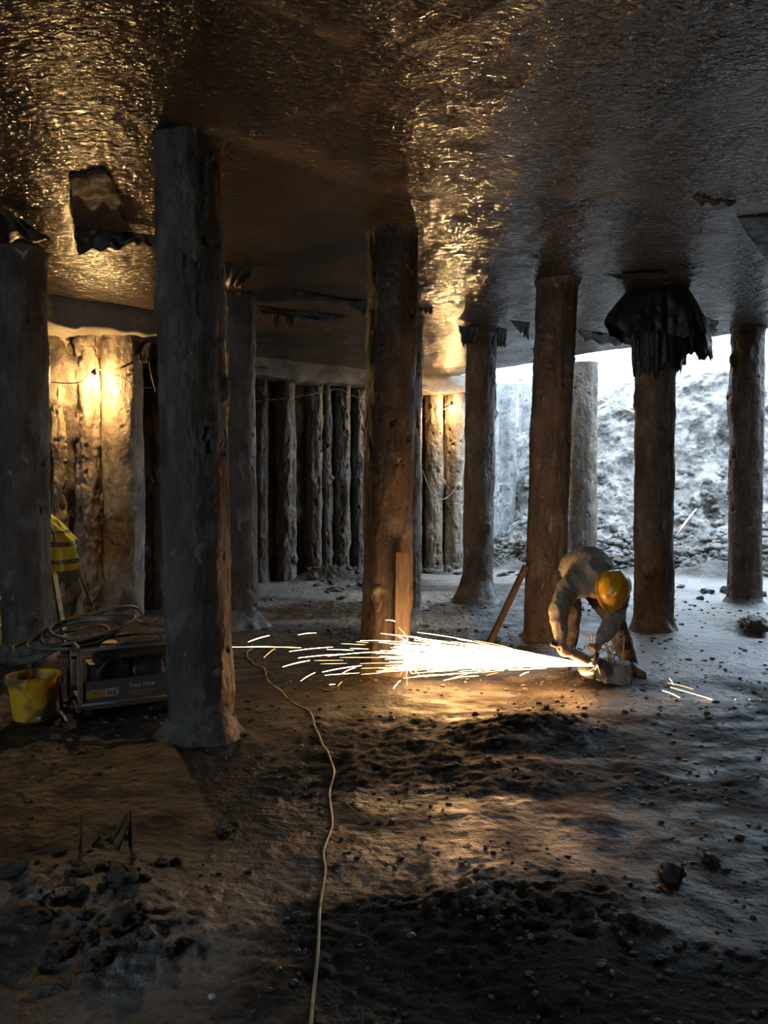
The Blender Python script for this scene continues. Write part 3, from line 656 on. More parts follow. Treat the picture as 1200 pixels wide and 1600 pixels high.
tag(tube('lamp_cable', spline([atY(20, 590, 8.9), atY(78, 597, 8.85), atY(125, 597, 8.85), LL + Vector((0, 0, .14)), atY(172, 583, 8.95), atY(195, 592, 8.95), atY(215, 604, 9.1), atY(252, 606, 9.2), atY(300, 600, 9.4)], 8), .006, M_CABLE, n=6), 'pale cable strung across the piles to the left lamp', 'cable')
tag(tube('lamp_cable', spline([atY(392, 628, 12.6), atY(440, 623, 12.7), atY(488, 616, 12.9), atY(528, 608, 13.1), atY(550, 618, 13.3), atY(575, 626, 13.5)], 8), .007, M_CABLE, n=6), 'pale cable sagging in front of the piles left of the sparks column', 'cable')
tag(tube('lamp_cable', spline([LR + Vector((0, 0, .14)), atY(694, 633, 14.55), atY(690, 640, 14.6), LR + Vector((.17, 0, .02)), atY(722, 700, 14.5), atY(714, 755, 14.4), atY(700, 776, 14.3), atY(686, 779, 14.2), atY(672, 765, 14.1), atY(660, 735, 14.0)], 8), .006, M_CABLE, n=6), 'pale cable looping down from the far lamp', 'cable')
tag(tube('reinforcing_bar', [atY(178, 580, 9.1), atY(208, 566, 9.25)], .012, plain('rust', (.12, .06, .03), .8), n=8), 'short rusty bar poking from the wall right of the left lamp', 'bar')
tag(tube('wire_stub', spline([atY(232, 560, 9.3), atY(236, 585, 9.25), atY(243, 612, 9.2)], 6), .006, M_BLK, n=6), 'thin dark wire hanging beside the nearest column near the left lamp', 'wire')
tag(scrap('dark bag stuffed in the wall corner right of the left lamp', [(212, 536, .35), (236, 534, .35), (232, 566, .6), (218, 566, .6)], seed=23, nu=12), cat='membrane')

# ------------------------------------------------------------------ extension lead across the floor
pp = [(432, 1019), (418, 1014), (400, 1012), (388, 1018), (387, 1028), (398, 1038), (413, 1045), (418, 1064), (437, 1081), (458, 1103), (484, 1118), (493, 1142), (508, 1172), (522, 1205), (515, 1240), (519, 1288), (506, 1335), (508, 1372), (500, 1430), (497, 1500), (490, 1560), (485, 1620), (480, 1700), (478, 1850)]
P = [atZ(*q) for q in pp]; S = spline(P, 12)
for p in S: p.z = ghs(p.x, p.y) + .006
S = [Vector((p.x, p.y, sum(S[j].z for j in range(max(0, i-2), min(len(S), i+3))) / len(range(max(0, i-2), min(len(S), i+3))))) for i, p in enumerate(S)]
tag(tube('extension_lead', S, .0055, plain('yellow_flex', (.62, .50, .24), .45, dirt=(.12, .09, .06), ds=7, dlo=.5, dhi=.62), n=8), 'pale yellow extension lead snaking across the mud', 'cable')
S = spline([atZ(*q) for q in [(519, 1248), (535, 1252), (552, 1266), (575, 1280)]], 8)
for p in S: p.z = ghs(p.x, p.y) + .003
tag(tube('string_offcut', S, .0018, M_CABLE, n=5), 'short thin string beside the extension lead', 'string')

# ------------------------------------------------------------------ bars poking from the foreground mud
M_RUST = rough_mat('rusty_steel', [(.05, .035, .025), (.09, .06, .04), (.14, .09, .06)], 30, (.6, .9), .4, 120, dist=.003)
for a, b, lab in [((124, 1335), (127, 1272), 'upright stub of steel bar standing left in the foreground mud'), ((170, 1318), (198, 1270), 'slanting steel bar, left of the cluster in the foreground mud'),
                  ((180, 1335), (200, 1285), 'steel bar slanting across the others in the foreground cluster'), ((204, 1325), (202, 1266), 'upright steel bar, right of the foreground cluster'), ((140, 1325), (158, 1305), 'short bar lying low between the foreground bars')]:
    p = atZ(*a); t = atY(b[0], b[1], p.y + random.uniform(-.03, .04)); p.z = ghs(p.x, p.y) - .02
    m_ = (p + t) / 2 + Vector((random.uniform(-.006, .006), 0, 0))
    tag(tube('steel_bar', spline([p, m_, t], 5), .0085, M_RUST, n=8), lab, 'bar')
p = atZ(330, 1562); clod(p.x, p.y, .008, 'tiny white chip of debris on the bottom mud', name='white_chip', meshes=[(lambda m: (m.materials.clear(), m.materials.append(plain('white_chip', (.7, .7, .7), .5)), m)[2])(CL[0].copy())], k=0)
# timber leaning by the warm brown column
a = atZ(764, 1003); b = atY(822, 884, a.y + .05); a.z = ghs(a.x, a.y) - .01; d = b - a
tb = thing('leaning_timber', 'rusty brown timber leaning against the warm brown column', 'timber', a)
boxes('plank', [(d / 2, (.075, .05, d.length), d.to_track_quat('Z', 'Y'))], M_WOOD, tb, .006)
a = atY(628, 1046, colD[1].y - colD[2] - .05); a.z = ghs(a.x, a.y); hgt = 1.5 - (862 - 765) / FPX * a.y - a.z
bd = thing('formwork_board', 'narrow upright board against the foot of the column the sparks strike', 'board', a)
boxes('board', [((0, .0, hgt / 2), (.11, .028, hgt), Quaternion((0, 1, 0), .012))], M_WOOD, bd, .004)
# ------------------------------------------------------------------ yellow bucket
def bucket():
    p = atZ(40, 1128); z = ghs(p.x, p.y); m = plain('yellow_plastic', (.74, .42, .02), .45, dirt=(.16, .11, .05), ds=7, dlo=.5, dhi=.64)
    root = thing('bucket', 'muddy yellow plastic bucket beside the generator', 'bucket', (p.x, p.y + .13, z))
    R0, R1, H = .125, .165, .30
    lathe('body', [(.001, .006), (R0 - .008, .006), (R0, .012), (R0 + .004, .02), ((R0 * .25 + R1 * .75), H * .72), (R1 * .975, H * .80), (R1 * 1.0, H * .81), (R1, H * .9), (R1 + .004, H - .01), (R1 + .009, H - .004), (R1 + .009, H), (R1 - .001, H), (R1 - .005, H - .02), (R0 - .004, .02), (.001, .018)], m, root, 64)
    for s in (-1, 1):
        boxes('handle_lug', [((s * (R1 + .012), 0, H * .86), (.022, .055, .05))], M_BLK, root, .006)
    hp = [(math.cos(t) * (R1 + .02), -math.sin(t) * .12, H * .86 - math.sin(t) * .10) for t in np.linspace(0, PI, 25)]
    tube('handle', hp, .0035, M_BLK, root, 6)
    tube('red_cord', spline([(.03, -R1 - .006, H * .80), (.035, -R1 - .014, H * .95), (.04, -R1 + .02, H + .03), (.035, -R1 + .05, H + .12)], 6), .003, plain('red_cord', (.45, .06, .03), .6), root, 6)
bucket()

# ------------------------------------------------------------------ generator
def text_mesh(name, s, size, mat, parent, loc, rot, ext=.0008):
    c = bpy.data.curves.new(name, 'FONT'); c.body = s; c.size = size; c.extrude = ext; c.align_x = 'CENTER'; c.align_y = 'CENTER'
    o = bpy.data.objects.new(name, c); COL.objects.link(o); dg = bpy.context.evaluated_depsgraph_get(); dg.update()
    me = bpy.data.meshes.new_from_object(o.evaluated_get(dg)); bpy.data.objects.remove(o)
    o = bpy.data.objects.new(name, me); COL.objects.link(o); me.materials.clear(); me.materials.append(mat); o.parent = parent; o.location = loc; o.rotation_euler = rot; return o
def generator():
    p = atZ(125, 1122); q = atZ(262, 1104); rz = math.atan2(q.y - p.y, q.x - p.x)
    z = .5 * (ghs(p.x, p.y) + ghs(q.x, q.y))
    root = thing('generator', 'dark open frame generator behind the nearest column, with a coiled hose on top', 'generator', (p.x, p.y, z), rz)
    L, D, H = .74, .50, .47
    fm = plain('frame_grey', (.10, .11, .13), .45, .2, dirt=(.15, .11, .07), ds=8); dk = plain('engine_black', (.018, .018, .02), .45, dirt=(.06, .045, .03)); pn = plain('panel_grey', (.055, .062, .062), .5, dirt=(.09, .07, .05), ds=5)
    steel = plain('dull_steel', (.35, .34, .33), .35, .9)
    def hoop(x):
        r = .07; P = []
        for cx, cz, a0 in ((D - r, H - r, PI / 2), (r, H - r, PI), (r, .05 + r, 1.5 * PI), (D - r, .05 + r, 2 * PI)):
            for k in range(7):
                a = a0 - PI / 2 + k * PI / 12 if True else 0
                P.append((x, cx + r * math.cos(a), cz + r * math.sin(a)))
        return P + [P[0]]
    for x in (0, L): tube('frame_hoop', hoop(x), .016, fm, root, 12)
    for y, zz in ((.0, .10), (D, .10), (.03, H - .012), (D - .03, H - .012)): tube('frame_rail', [(0, y, zz), (L, y, zz)], .014, fm, root, 12)
    boxes('control_panel', [((L / 2, .035, .155), (L - .05, .05, .19))], pn, root, .01)
    boxes('base_tray', [((L / 2, D / 2, .085), (L - .04, D - .08, .02))], dk, root, .004)
    for x in (.06, L - .06):
        for y in (.06, D - .06): boxes('foot', [((x, y, .025), (.05, .05, .05))], M_BLK, root, .008)
    # engine with cooling fins, starter cover, alternator drum, tank, exhaust
    boxes('engine_block', [((.22, .26, .21), (.24, .24, .22)), ((.22, .26, .34), (.17, .2, .06))] + [((.22, .26, .2 + k * .018), (.27, .2, .006)) for k in range(8)], dk, root, .004)
    lathe('starter_cover', [(.001, 0), (.05, 0), (.06, .006), (.1, .012), (.11, .03), (.11, .06)], dk, root, 28, Matrix.Translation((.10, .26, .22)) @ Matrix.Rotation(PI / 2, 4, 'Y'))
    lathe('alternator', [(.001, 0), (.09, 0), (.11, .01), (.11, .05), (.105, .055), (.11, .06), (.11, .2), (.10, .22), (.001, .22)], dk, root, 32, Matrix.Translation((.37, .26, .24)) @ Matrix.Rotation(PI / 2, 4, 'Y'))
    boxes('fuel_tank', [((L / 2 + .02, .27, .40), (.48, .30, .09))], dk, root, .03, seg=4)
    lathe('fuel_cap', [(.001, .03), (.022, .03), (.026, .025), (.026, 0)], steel, root, 20, Matrix.Translation((.45, .27, .445)))
    lathe('exhaust', [(.001, 0), (.045, 0), (.05, .01), (.05, .2), (.045, .21), (.001, .21)], plain('exhaust_rust', (.13, .08, .06), .7, .4), root, 24, Matrix.Translation((.62, .2, .30)) @ Matrix.Rotation(PI / 2, 4, 'X') @ Matrix.Rotation(PI, 4, 'X'))
    tube('spark_lead', spline([(.16, .13, .20), (.13, .10, .28), (.18, .12, .34), (.24, .2, .36)], 6), .006, steel, root, 6)
    f = .0095
    boxes('warning_sticker', [((.10, .0095, .165), (.12, .002, .055))], plain('orange_sticker', (.30, .17, .02), .6), root, 0)
    boxes('warning_sticker', [((.205, .0095, .165), (.085, .002, .055))], plain('white_sticker', (.34, .32, .30), .6, dirt=(.12, .12, .11), ds=40), root, 0)
    bl = plain('symbol_black', (.02, .02, .02), .6)
    o = boxes('warning_symbol', [((.10, .0082, .165), (.022, .001, .003)), ((.095, .0082, .172), (.004, .001, .018), Quaternion((0, 1, 0), .5)), ((.105, .0082, .172), (.004, .001, .018), Quaternion((0, 1, 0), -.5))], bl, root, 0)
    boxes('warning_symbol', [((.185 + k * .018, .0082, .165), (.009, .001, .03)) for k in range(3)], bl, root, 0)
    wt = plain('lettering_white', (.55, .55, .55), .5)
    text_mesh('lettering', 'Tool Hire', .042, wt, root, (.40, .0088, .195), (PI / 2, 0, 0))
    for zz in (.155, .135): boxes('lettering_line', [((.40, .009, zz), (.16 if zz > .14 else .12, .0012, .005))], plain('lettering_grey', (.2, .2, .2), .5), root, 0)
    # separate strut leaning against the left end
    return root, p, rz, z
gen, gp, grz, gz0 = generator()
M_HOSE = plain('dark_hose', (.055, .052, .05), .42, dirt=(.15, .12, .09), ds=10)
def coil():
    c = atY(142, 982, 5.62); root = thing('coiled_hose', 'dark thick hose coiled loosely on top of the generator', 'hose', c)
    P = []
    for k in range(0, 3 * 24 + 16):
        t = k / 24 * 2 * PI; lap = t / (2 * PI)
        cx = .03 - .055 * lap; R = .31 - .03 * math.sin(lap * 2.6 + t * .37)
        x = cx + R * math.cos(t); y = .17 * math.sin(t) - .04 * lap + .05
        z_ = .055 - .040 * lap + .07 * math.cos(t) * .55 + .055 * math.sin(t) + .014 * math.sin(2 * t + lap * 2)
        P.append((x, y, z_))
    tube('hose_loops', P, .0125, M_HOSE, root, 10)
    tube('hose_tail', spline([P[-1], (.18, -.02, -.05), (-.1, -.1, -.09), (-.28, -.16, -.17), (-.36, -.2, -.23)], 8), .0125, M_HOSE, root, 10)
    tube('hose_tail', spline([(.3, .02, .06), (.35, .1, .02), (.45, .1, .0), (.56, .12, .01)], 8), .0125, M_HOSE, root, 10)
coil()
# folded rag and paper resting on the generator
def rag(name, c, s, mat, label, seed, rz=0):
    nu, nv = 40, 30; u = np.linspace(-1, 1, nu)[None]; v = np.linspace(-1, 1, nv)[:, None]
    X = u * s[0] * (1 + .2 * fbm(v * 2 + seed, u * 0, 0, 2)); Yv = v * s[1] * (1 + .2 * fbm(u * 2, v * 0 + seed, 0, 2))
    Z = s[2] * (.5 * ridged(u * 1.6 + seed, v * 1.6, 0, 3) + 1 - .9 * np.maximum(abs(u), abs(v)) ** 3)
    o = link(name, meshnp(name, np.stack([X, Yv + 0 * u, Z], -1), gridF(nv, nu)), mat); o.location = c; o.rotation_euler = (0, 0, rz)
    m = o.modifiers.new('t', 'SOLIDIFY'); m.thickness = .004; return tag(o, label, 'rag')
gM = Matrix.Translation(gen.location) @ Matrix.Rotation(grz, 4, 'Z')
rag('work_rag', gM @ Vector((.42, .20, .455)), (.13, .09, .022), plain('rag_brown', (.26, .16, .10), .9), 'brown rag crumpled on top of the generator', 3, grz)
rag('work_glove_rag', gM @ Vector((.56, .14, .455)), (.08, .06, .025), plain('rag_grey', (.2, .2, .2), .8), 'small grey crumpled cloth on the generator top right', 6, grz)
# red post stand with pipe between bucket and generator
a = atZ(88, 1104); a.z = ghs(a.x, a.y)
rs = thing('red_steel_stand', 'small red steel stand between the bucket and the generator', 'stand', a)
M_RED = plain('red_paint', (.22, .035, .02), .55, dirt=(.09, .06, .04), ds=9)
tube('upright', [(0, .25, -.02), (0, .25, .33)], .016, M_RED, rs, 10); tube('upright', [(.03, .02, -.02), (.0, .06, .25)], .013, M_BLK, rs, 10)
tube('crossbar', [(-.09, .25, .32), (.10, .22, .32)], .014, M_RED, rs, 10); tube('base_bar', spline([(0, .25, .0), (.02, .1, .03), (.07, .02, .05), (.12, .02, .10)], 6), .012, M_BLK, rs, 10)
# bent offcut on the ground before it
S = spline([atZ(*q) + Vector((0, 0, .02)) for q in [(60, 1128), (78, 1118), (96, 1118), (104, 1130)]], 6)
tag(tube('pipe_offcut', S, .010, M_PALE, n=8), 'pale bent offcut lying by the bucket and generator', 'pipe')

# ------------------------------------------------------------------ stepladder with hi-vis jacket
def ladder():
    Yl = 7.75; root = thing('stepladder', 'yellow stepladder behind the dark left column, under the hi-vis jacket', 'ladder', atY(50, 1000, Yl).xy.to_3d())
    my = plain('ladder_yellow', (.66, .42, .03), .4, dirt=(.2, .13, .05), ds=6); mt = plain('ladder_tan', (.42, .31, .17), .5, dirt=(.2, .14, .08), ds=6)
    al = plain('aluminium', (.4, .4, .4), .4, .8)
    def stile(a, b, m, s=(.055, .03), nm='stile'):
        d = b - a; o = boxes(nm, [((a + b) / 2 - root.location, (s[0], s[1], d.length), d.to_track_quat('Z', 'Y'))], m, root, .004)
    tr, br = atY(70, 812, Yl), atY(103, 1005, Yl - .12); tl, bl = atY(14, 812, Yl), atY(-4, 1005, Yl - .12)
    br.z = bl.z = ghs(br.x, br.y) - .01
    stile(bl, tl, my); stile(br, tr, my)
    a, b = atY(163, 992, Yl + .25), atY(100, 830, Yl + .12); a.z = ghs(a.x, a.y) - .01; stile(a, b, mt, (.05, .03), 'rear_leg')
    a2, b2 = atY(70, 985, Yl + .75), atY(60, 805, Yl + .1); a2.z = ghs(a2.x, a2.y) - .01; stile(a2, b2, mt, (.05, .03), 'rear_leg')
    for k in range(4):
        t = .17 + k * .21; p, q = bl.lerp(tl, t), br.lerp(tr, t)
        boxes('tread', [((p + q) / 2 - root.location, ((q - p).length, .08, .022), (q - p).to_track_quat('X', 'Z'))], al, root, .003)
    boxes('top_platform', [((tl + tr) / 2 - root.location + Vector((0, .08, .0)), (.40, .22, .03))], my, root, .006)
    return (tl + tr) / 2
topc = ladder()
def jacket():
    c = topc + Vector((.05, .04, .10)); root = thing('safety_jacket', 'yellow hi-vis jacket with grey reflective bands draped over the stepladder', 'jacket', c)
    hv = rough_mat('hi_vis_yellow', [(.80, .76, .05), (.88, .84, .08), (.92, .88, .12)], 6, (.55, .75), .3, 30, dist=.01)
    bd = plain('reflective_band', (.22, .19, .17), .4); dk = plain('jacket_lining', (.12, .12, .03), .8)
    def loft(name, z0, z1, off, mat, rows):
        na = 120; a = (np.arange(na) * 2 * PI / na)[None]; z = np.linspace(z0, z1, rows)[:, None]
        t = -z / .62
        rx = np.interp(t, [-.15, 0, .15, .45, .75, 1], [.02, .11, .23, .385, .42, .41]); ry = np.interp(t, [-.15, 0, .15, .5, 1], [.02, .09, .14, .17, .18])
        f = 1 + .07 * np.sin(a * 9 + z * 6) * np.clip(t, 0, 1) + .07 * fbm(np.cos(a) * 3, np.sin(a) * 3, z * 7, 3)
        X = (rx * f + off) * np.cos(a); Yv = (ry * f + off) * np.sin(a)
        Z = z + .045 * np.cos(a) * np.clip(t, 0, 1) * -1 + .02 * np.sin(a * 3 + 1)*np.clip(t,0,1)
        o = link(name, meshnp(name, np.stack([X, Yv, Z + 0 * a], -1), gridF(rows, na, True, flip=True)), mat, root)
        s = o.modifiers.new('t', 'SOLIDIFY'); s.thickness = .004; return o
    loft('jacket_body', .05, -.55, 0, hv, 70)
    for z0, z1 in ((-.19, -.215), (-.29, -.335), (-.45, -.49)): loft('reflective_band', z0, z1, .005, bd, 6)
    # vertical brace band and the hanging sleeve
    V = []
    tube('shoulder_band', [(.215, -.135, -.15), (.255, -.155, -.22), (.27, -.165, -.31)], .012, bd, root, 6)
    blob('sleeve', [(Vector((.22, .02, -.42)), Vector((.16, -.02, -.66)), .09, .075)], dk, root, .012, 4, world=False, wrinkle=.006, wf=20)
jacket()

# ------------------------------------------------------------------ pile stub being cut
def stub():
    c = atZ(957, 1078); c.y += .13; root = thing('cut_pile_stub', 'broken concrete pile stub with bent wires that the worker is cutting', 'stub', (c.x, c.y, 0))
    me = pile_mesh('stub', (0, 0, -.1), (0.02, .02, .18), .14, 77, 50, 90, 2.6, .06, .0, -.1)
    nv = len(me.vertices); bm = bmesh.new(); bm.from_mesh(me); bm.verts.ensure_lookup_table()
    top = [v for v in bm.verts if v.index >= nv - 90]; cv = bm.verts.new((.02, .02, .20))
    top.sort(key=lambda v: v.index)
    for i in range(90): bm.faces.new([top[i], top[(i + 1) % 90], cv])
    bm.to_mesh(me); bm.free()
    link('stub_body', me, rough_mat('pale_concrete', [(.28, .25, .2), (.4, .36, .3), (.5, .46, .4)], 9, (.6, .9), .8, 30, dist=.02), root)
    ws = plain('bright_wire', (.45, .36, .26), .5, .6)
    for i in range(13):
        a = random.uniform(0, 6.28); r = random.uniform(.03, .12); h = random.uniform(.15, .33); b = Vector((random.uniform(-.1, .1), random.uniform(-.06, .06), 0))
        p0 = Vector((.02 + r * math.cos(a), .02 + r * math.sin(a), .10))
        tube('wire', spline([p0, p0 + Vector((b.x * .3, b.y, h * .5)), p0 + Vector((b.x, b.y, h * .85)), p0 + Vector((b.x * 1.7, b.y, h))], 5), random.uniform(.003, .006), ws, root, 6)
stub()

# ------------------------------------------------------------------ the worker
def worker():
    P = atY
    pel, wai, che, upc = P(901, 900, 6.85), P(903, 888, 6.68), P(920, 888, 6.44), P(933, 904, 6.24)
    shR, shL = P(890, 918, 6.20), P(968, 916, 6.20)
    elR, wrR = P(872, 958, 6.04), P(877, 1002, 5.94)
    elL, wrL = P(962, 965, 6.02), P(938, 1001, 5.92)
    hipR, hipL = P(884, 906, 6.82), P(917, 904, 6.88)
    knR, anR = P(892, 957, 6.45), P(886, 1018, 6.72)
    knL, anL = P(958, 963, 6.50), P(984, 1045, 6.36)
    anR.z = ghs(anR.x, anR.y) + .09; anL.z = ghs(anL.x, anL.y) + .09
    neck, head = P(945, 914, 6.10), P(955, 921, 5.98)
    up = Vector((.16, -.84, .36)).normalized(); face = Vector((-.34, -.30, -.80)); face = (face - up * face.dot(up)).normalized(); side = face.cross(up).normalized()
    HQ = Matrix((side, face, up)).transposed().to_quaternion()   # local x side, y face, z up
    hp = lambda x, y, z: head + side * x + face * y + up * z
    root = thing('person', 'worker in grey sweatshirt and yellow hard hat bent double over a grinder', 'person', (hipL.x - .05, hipL.y - .2, 0))
    skin = plain('skin', (.42, .25, .17), .55, bump=.1, bs=90)
    toeR = anR + Vector((-.06, -.17, -.05)); toeL = anL + Vector((.02, -.2, -.05))
    # body: head, neck, trunk and limbs in one surface
    caps = [(neck, head, .062, .07), (upc, neck, .10, .06), (pel, wai, .13, .115), (wai, che, .115, .14), (che, upc, .14, .13), (upc, shR, .09, .06), (upc, shL, .09, .06),
            (shR, elR, .055, .042), (elR, wrR, .040, .029), (shL, elL, .055, .042), (elL, wrL, .040, .029),
            (hipR, knR, .080, .058), (knR, anR, .055, .04), (hipL, knL, .080, .058), (knL, anL, .055, .04), (pel, hipR, .11, .09), (pel, hipL, .11, .09),
            (anR, toeR, .04, .035), (anL, toeL, .04, .035)]
    ells = [(hp(0, .01, .02), (.074, .092, .105), HQ), (hp(0, .03, -.06), (.056, .062, .062), HQ), (hp(0, .105, -.02), (.012, .02, .024), HQ), (hp(0, .085, -.075), (.025, .02, .018), HQ),
            (hp(.078, -.005, -.02), (.012, .02, .032), HQ), (hp(-.078, -.005, -.02), (.012, .02, .032), HQ), (hp(0, .088, .02), (.055, .015, .014), HQ), (hp(0, .083, -.052), (.024, .014, .008), HQ)]
    # hands closed round the tool
    def hand(wr, knuck, axis, curl, thumbdir):
        d = (knuck - wr).normalized(); across = axis.normalized(); out = []
        n = d.cross(across).normalized(); n = n if n.dot(curl) > 0 else -n
        for k, (s, l) in enumerate(((-.033, .062), (-.011, .072), (.011, .068), (.033, .052))):
            b = knuck + across * s * .95; m1 = b + d * l * .35 + n * l * .42; m2 = m1 + n * l * .45 - d * l * .12; m3 = m2 - d * l * .42 + n * l * .05
            out += [(wr + across * s * .4, b, .017, .012), (b, m1, .0108, .0098), (m1, m2, .0098, .0088), (m2, m3, .0088, .0078)]
        tb = wr + d * .03 - across * .03; t1 = tb - across * .022 + d * .03 + n * .015; t2 = t1 + d * .02 + n * .028
        out += [(tb, t1, .015, .0115), (t1, t2, .0115, .009)]
        return out
    gA, gB = P(868, 1008, 5.93), P(928, 1036, 5.93); gd = (gB - gA).normalized()
    knucR = wrR + (P(884, 1014, 5.90) - wrR).normalized() * .075; knucL = wrL + (P(932, 1018, 5.88) - wrL).normalized() * .075
    hR = hand(wrR, knucR, gd, Vector((.2, -.2, -1)), None); hL = hand(wrL, knucL, Vector((.25, -.9, .1)), Vector((-1, 0, -.6)), None)
    blob('body', caps + hR + hL, skin, root, .0075, 3, ells)
    for s in (-1, 1):
        blob('eye', [], plain('eye_dark', (.03, .02, .02), .2), root, .004, 2, [(hp(.03 * s, .088, .0), (.011, .008, .007), HQ)])
    hair = plain('dark_hair', (.03, .022, .018), .8, bump=.5, bs=200)
    blob('hair', [], hair, root, .007, 2, [(hp(0, -.018, .03), (.082, .088, .105), HQ), (hp(0, -.055, -.035), (.062, .05, .05), HQ)])
    # clothing
    gs = rough_mat('grey_sweatshirt', [(.23, .205, .165), (.30, .27, .22), (.37, .33, .27)], 9, (.8, .95), .3, 120, dist=.004)
    slvR = elR.lerp(wrR, .82); slvL = elL.lerp(wrL, .82)
    capS = [(pel.lerp(wai, .35), wai, .15, .145), (wai, che, .145, .172), (che, upc, .172, .155), (upc, neck, .12, .078), (upc, shR, .12, .088), (upc, shL, .12, .088), (che, shR, .14, .085), (che, shL, .14, .085),
            (shR, elR, .083, .068), (elR, slvR, .068, .050), (shL, elL, .083, .066), (elL, slvL, .066, .048)]
    blob('sweatshirt', capS, gs, root, .008, 4, wrinkle=.0085, wf=11)
    for a, b in ((slvR, elR), (slvL, elL)):
        d = (a - b).normalized(); blob('cuff', [(a - d * .01, a + d * .035, .046, .038)], gs, root, .006, 2)
    # hood bunched behind the neck
    blob('hood', [(neck + Vector((-.05, .03, .02)), neck + Vector((.02, .05, .075)), .05, .055), (neck + Vector((.02, .05, .075)), neck + Vector((.08, .04, .02)), .055, .045)], plain('dark_collar', (.05, .045, .045), .9), root, .009, 4, wrinkle=.005, wf=18)
    tr = rough_mat('dark_work_trousers', [(.018, .018, .022), (.035, .033, .036), (.06, .05, .045)], 8, (.8, .95), .4, 60, dist=.006)
    blob('trousers', [(pel, wai.lerp(pel, .45), .145, .142), (pel, hipR, .14, .112), (pel, hipL, .14, .112), (hipR, knR, .112, .082), (knR, anR.lerp(knR, .35), .08, .075), (hipL, knL, .112, .082), (knL, anL.lerp(knL, .35), .08, .075)], tr, root, .009, 5, wrinkle=.006, wf=14)
    bt = rough_mat('muddy_boot_rubber', [(.06, .045, .032), (.13, .10, .07), (.2, .15, .11)], 7, (.45, .75), .5, 30, dist=.01)
    for an, kn, toe in ((anR, knR, toeR), (anL, knL, toeL)):
        g = an.z - .09
        blob('boot', [(an.lerp(kn, .62), an.lerp(kn, .1), .084, .066), (an, an + Vector((0, 0, -.03)), .062, .055), (Vector((an.x, an.y, g + .05)), Vector((toe.x, toe.y, g + .045)), .052, .048)], bt, root, .009, 4, wrinkle=.002, wf=20,
             boxes_=[((Vector((an.x, an.y + .01, g + .012)) + Vector((toe.x, toe.y, g + .012))) / 2, (.088, .27, .024), Vector((0, 0, 1)).rotation_difference(Vector((0, 0, 1))) @ Quaternion((0, 0, 1), math.atan2(-(toe.x - an.x), toe.y - an.y)))])
    # hard hat
    hy = plain('helmet_yellow', (.85, .42, .01), .32, dirt=(.5, .26, .03), ds=9)
    a = np.arange(64) * 2 * PI / 64; rows = []
    ctr = hp(0, .005, .045); 
    for t in np.linspace(0, 1, 22):
        ph = t * PI / 2; rad = math.sin(ph); zz = math.cos(ph) * .125
        rows.append([(rad * .118 * math.cos(q), rad * .142 * math.sin(q), zz + .010 * rad * 0 + (.009 if abs(math.cos(q)) < .22 and t < .93 else 0) ) for q in a])
    for k, (ex, dz) in enumerate(((.010, -.006), (.020, -.012), (.018, -.017), (.004, -.012))):   # brim, longer to the front
        rows.append([((.118 + ex) * math.cos(q), (.142 + ex + (.028 * max(0, math.sin(q)) ** 3 if k in (1, 2) else 0)) * math.sin(q), dz) for q in a])
    V = np.array(rows); me = meshnp('helmet', V, gridF(len(rows), 64, True, flip=True))
    o = link('hard_hat', me, hy, root); 
    Mh = Matrix.Translation(ctr) @ HQ.to_matrix().to_4x4(); o.matrix_parent_inverse = Matrix.Translation(root.location).inverted(); o.matrix_basis = Mh
    s = o.modifiers.new('t', 'SOLIDIFY'); s.thickness = .003
    # ---------------- angle grinder, held: a thing of its own
    g = thing('angle_grinder', 'large angle grinder throwing sparks, gripped in both hands', 'grinder', gA)
    gm = plain('grinder_body', (.45, .33, .18), .45, dirt=(.2, .15, .09), ds=20); gk = plain('grinder_black', (.03, .03, .03), .5); st = plain('grinder_steel', (.5, .48, .45), .35, .9)
    q = gd.to_track_quat('Z', 'Y').to_matrix().to_4x4(); L = (gB - gA).length
    lathe('handle', [(.001, -.04), (.018, -.04), (.022, -.03), (.020, .0), (.019, .06), (.023, .11)], gk, g, 24, q)
    lathe('motor_housing', [(.023, .10), (.036, .12), (.042, .14), (.042, L * .82), (.040, L * .86), (.034, L * .88), (.001, L * .88)], gm, g, 28, q)
    dn = Vector((-.25, -.45, .86)).normalized(); hc = gd * (L + .0)
    lathe('gear_head', [(.001, .045), (.025, .045), (.034, .03), (.036, 0), (.03, -.03), (.02, -.04)], st, g, 24, Matrix.Translation(hc) @ dn.to_track_quat('Z', 'Y').to_matrix().to_4x4())
    dc = hc - dn * .05
    lathe('cutting_disc', [(.001, .0015), (.112, .0015), (.115, .0), (.112, -.0015), (.001, -.0015)], plain('disc_grey', (.08, .07, .065), .7), g, 56, Matrix.Translation(dc) @ dn.to_track_quat('Z', 'Y').to_matrix().to_4x4())
    # half guard over the upper right of the disc
    na = 30; Q = dn.to_track_quat('Z', 'Y'); V = []
    ax = Q @ Vector((1, 0, 0)); ay = Q @ Vector((0, 1, 0)); base = math.atan2(gd.dot(ay), gd.dot(ax)) + PI
    for (r_, z_) in ((.03, .018), (.121, .018), (.124, .012), (.124, -.006)):
        V.append([tuple(dc + (ax * math.cos(t) + ay * math.sin(t)) * r_ + dn * z_) for t in np.linspace(base - PI / 2, base + PI / 2, na)])
    o = link('guard', meshnp('guard', np.array(V), gridF(4, na)), st, g); m = o.modifiers.new('t', 'SOLIDIFY'); m.thickness = .002
    sh = gd.cross(dn).normalized(); sh = sh if sh.y > 0 else -sh
    tube('side_handle', [hc * .98 + sh * .03, hc * .98 - sh * .01 + Vector((.0, -.04, .04)), hc * .98 + Vector((.01, -.08, .09))], [.012, .015, .017], gk, g, 14)
    return gA + dc
disc = worker()

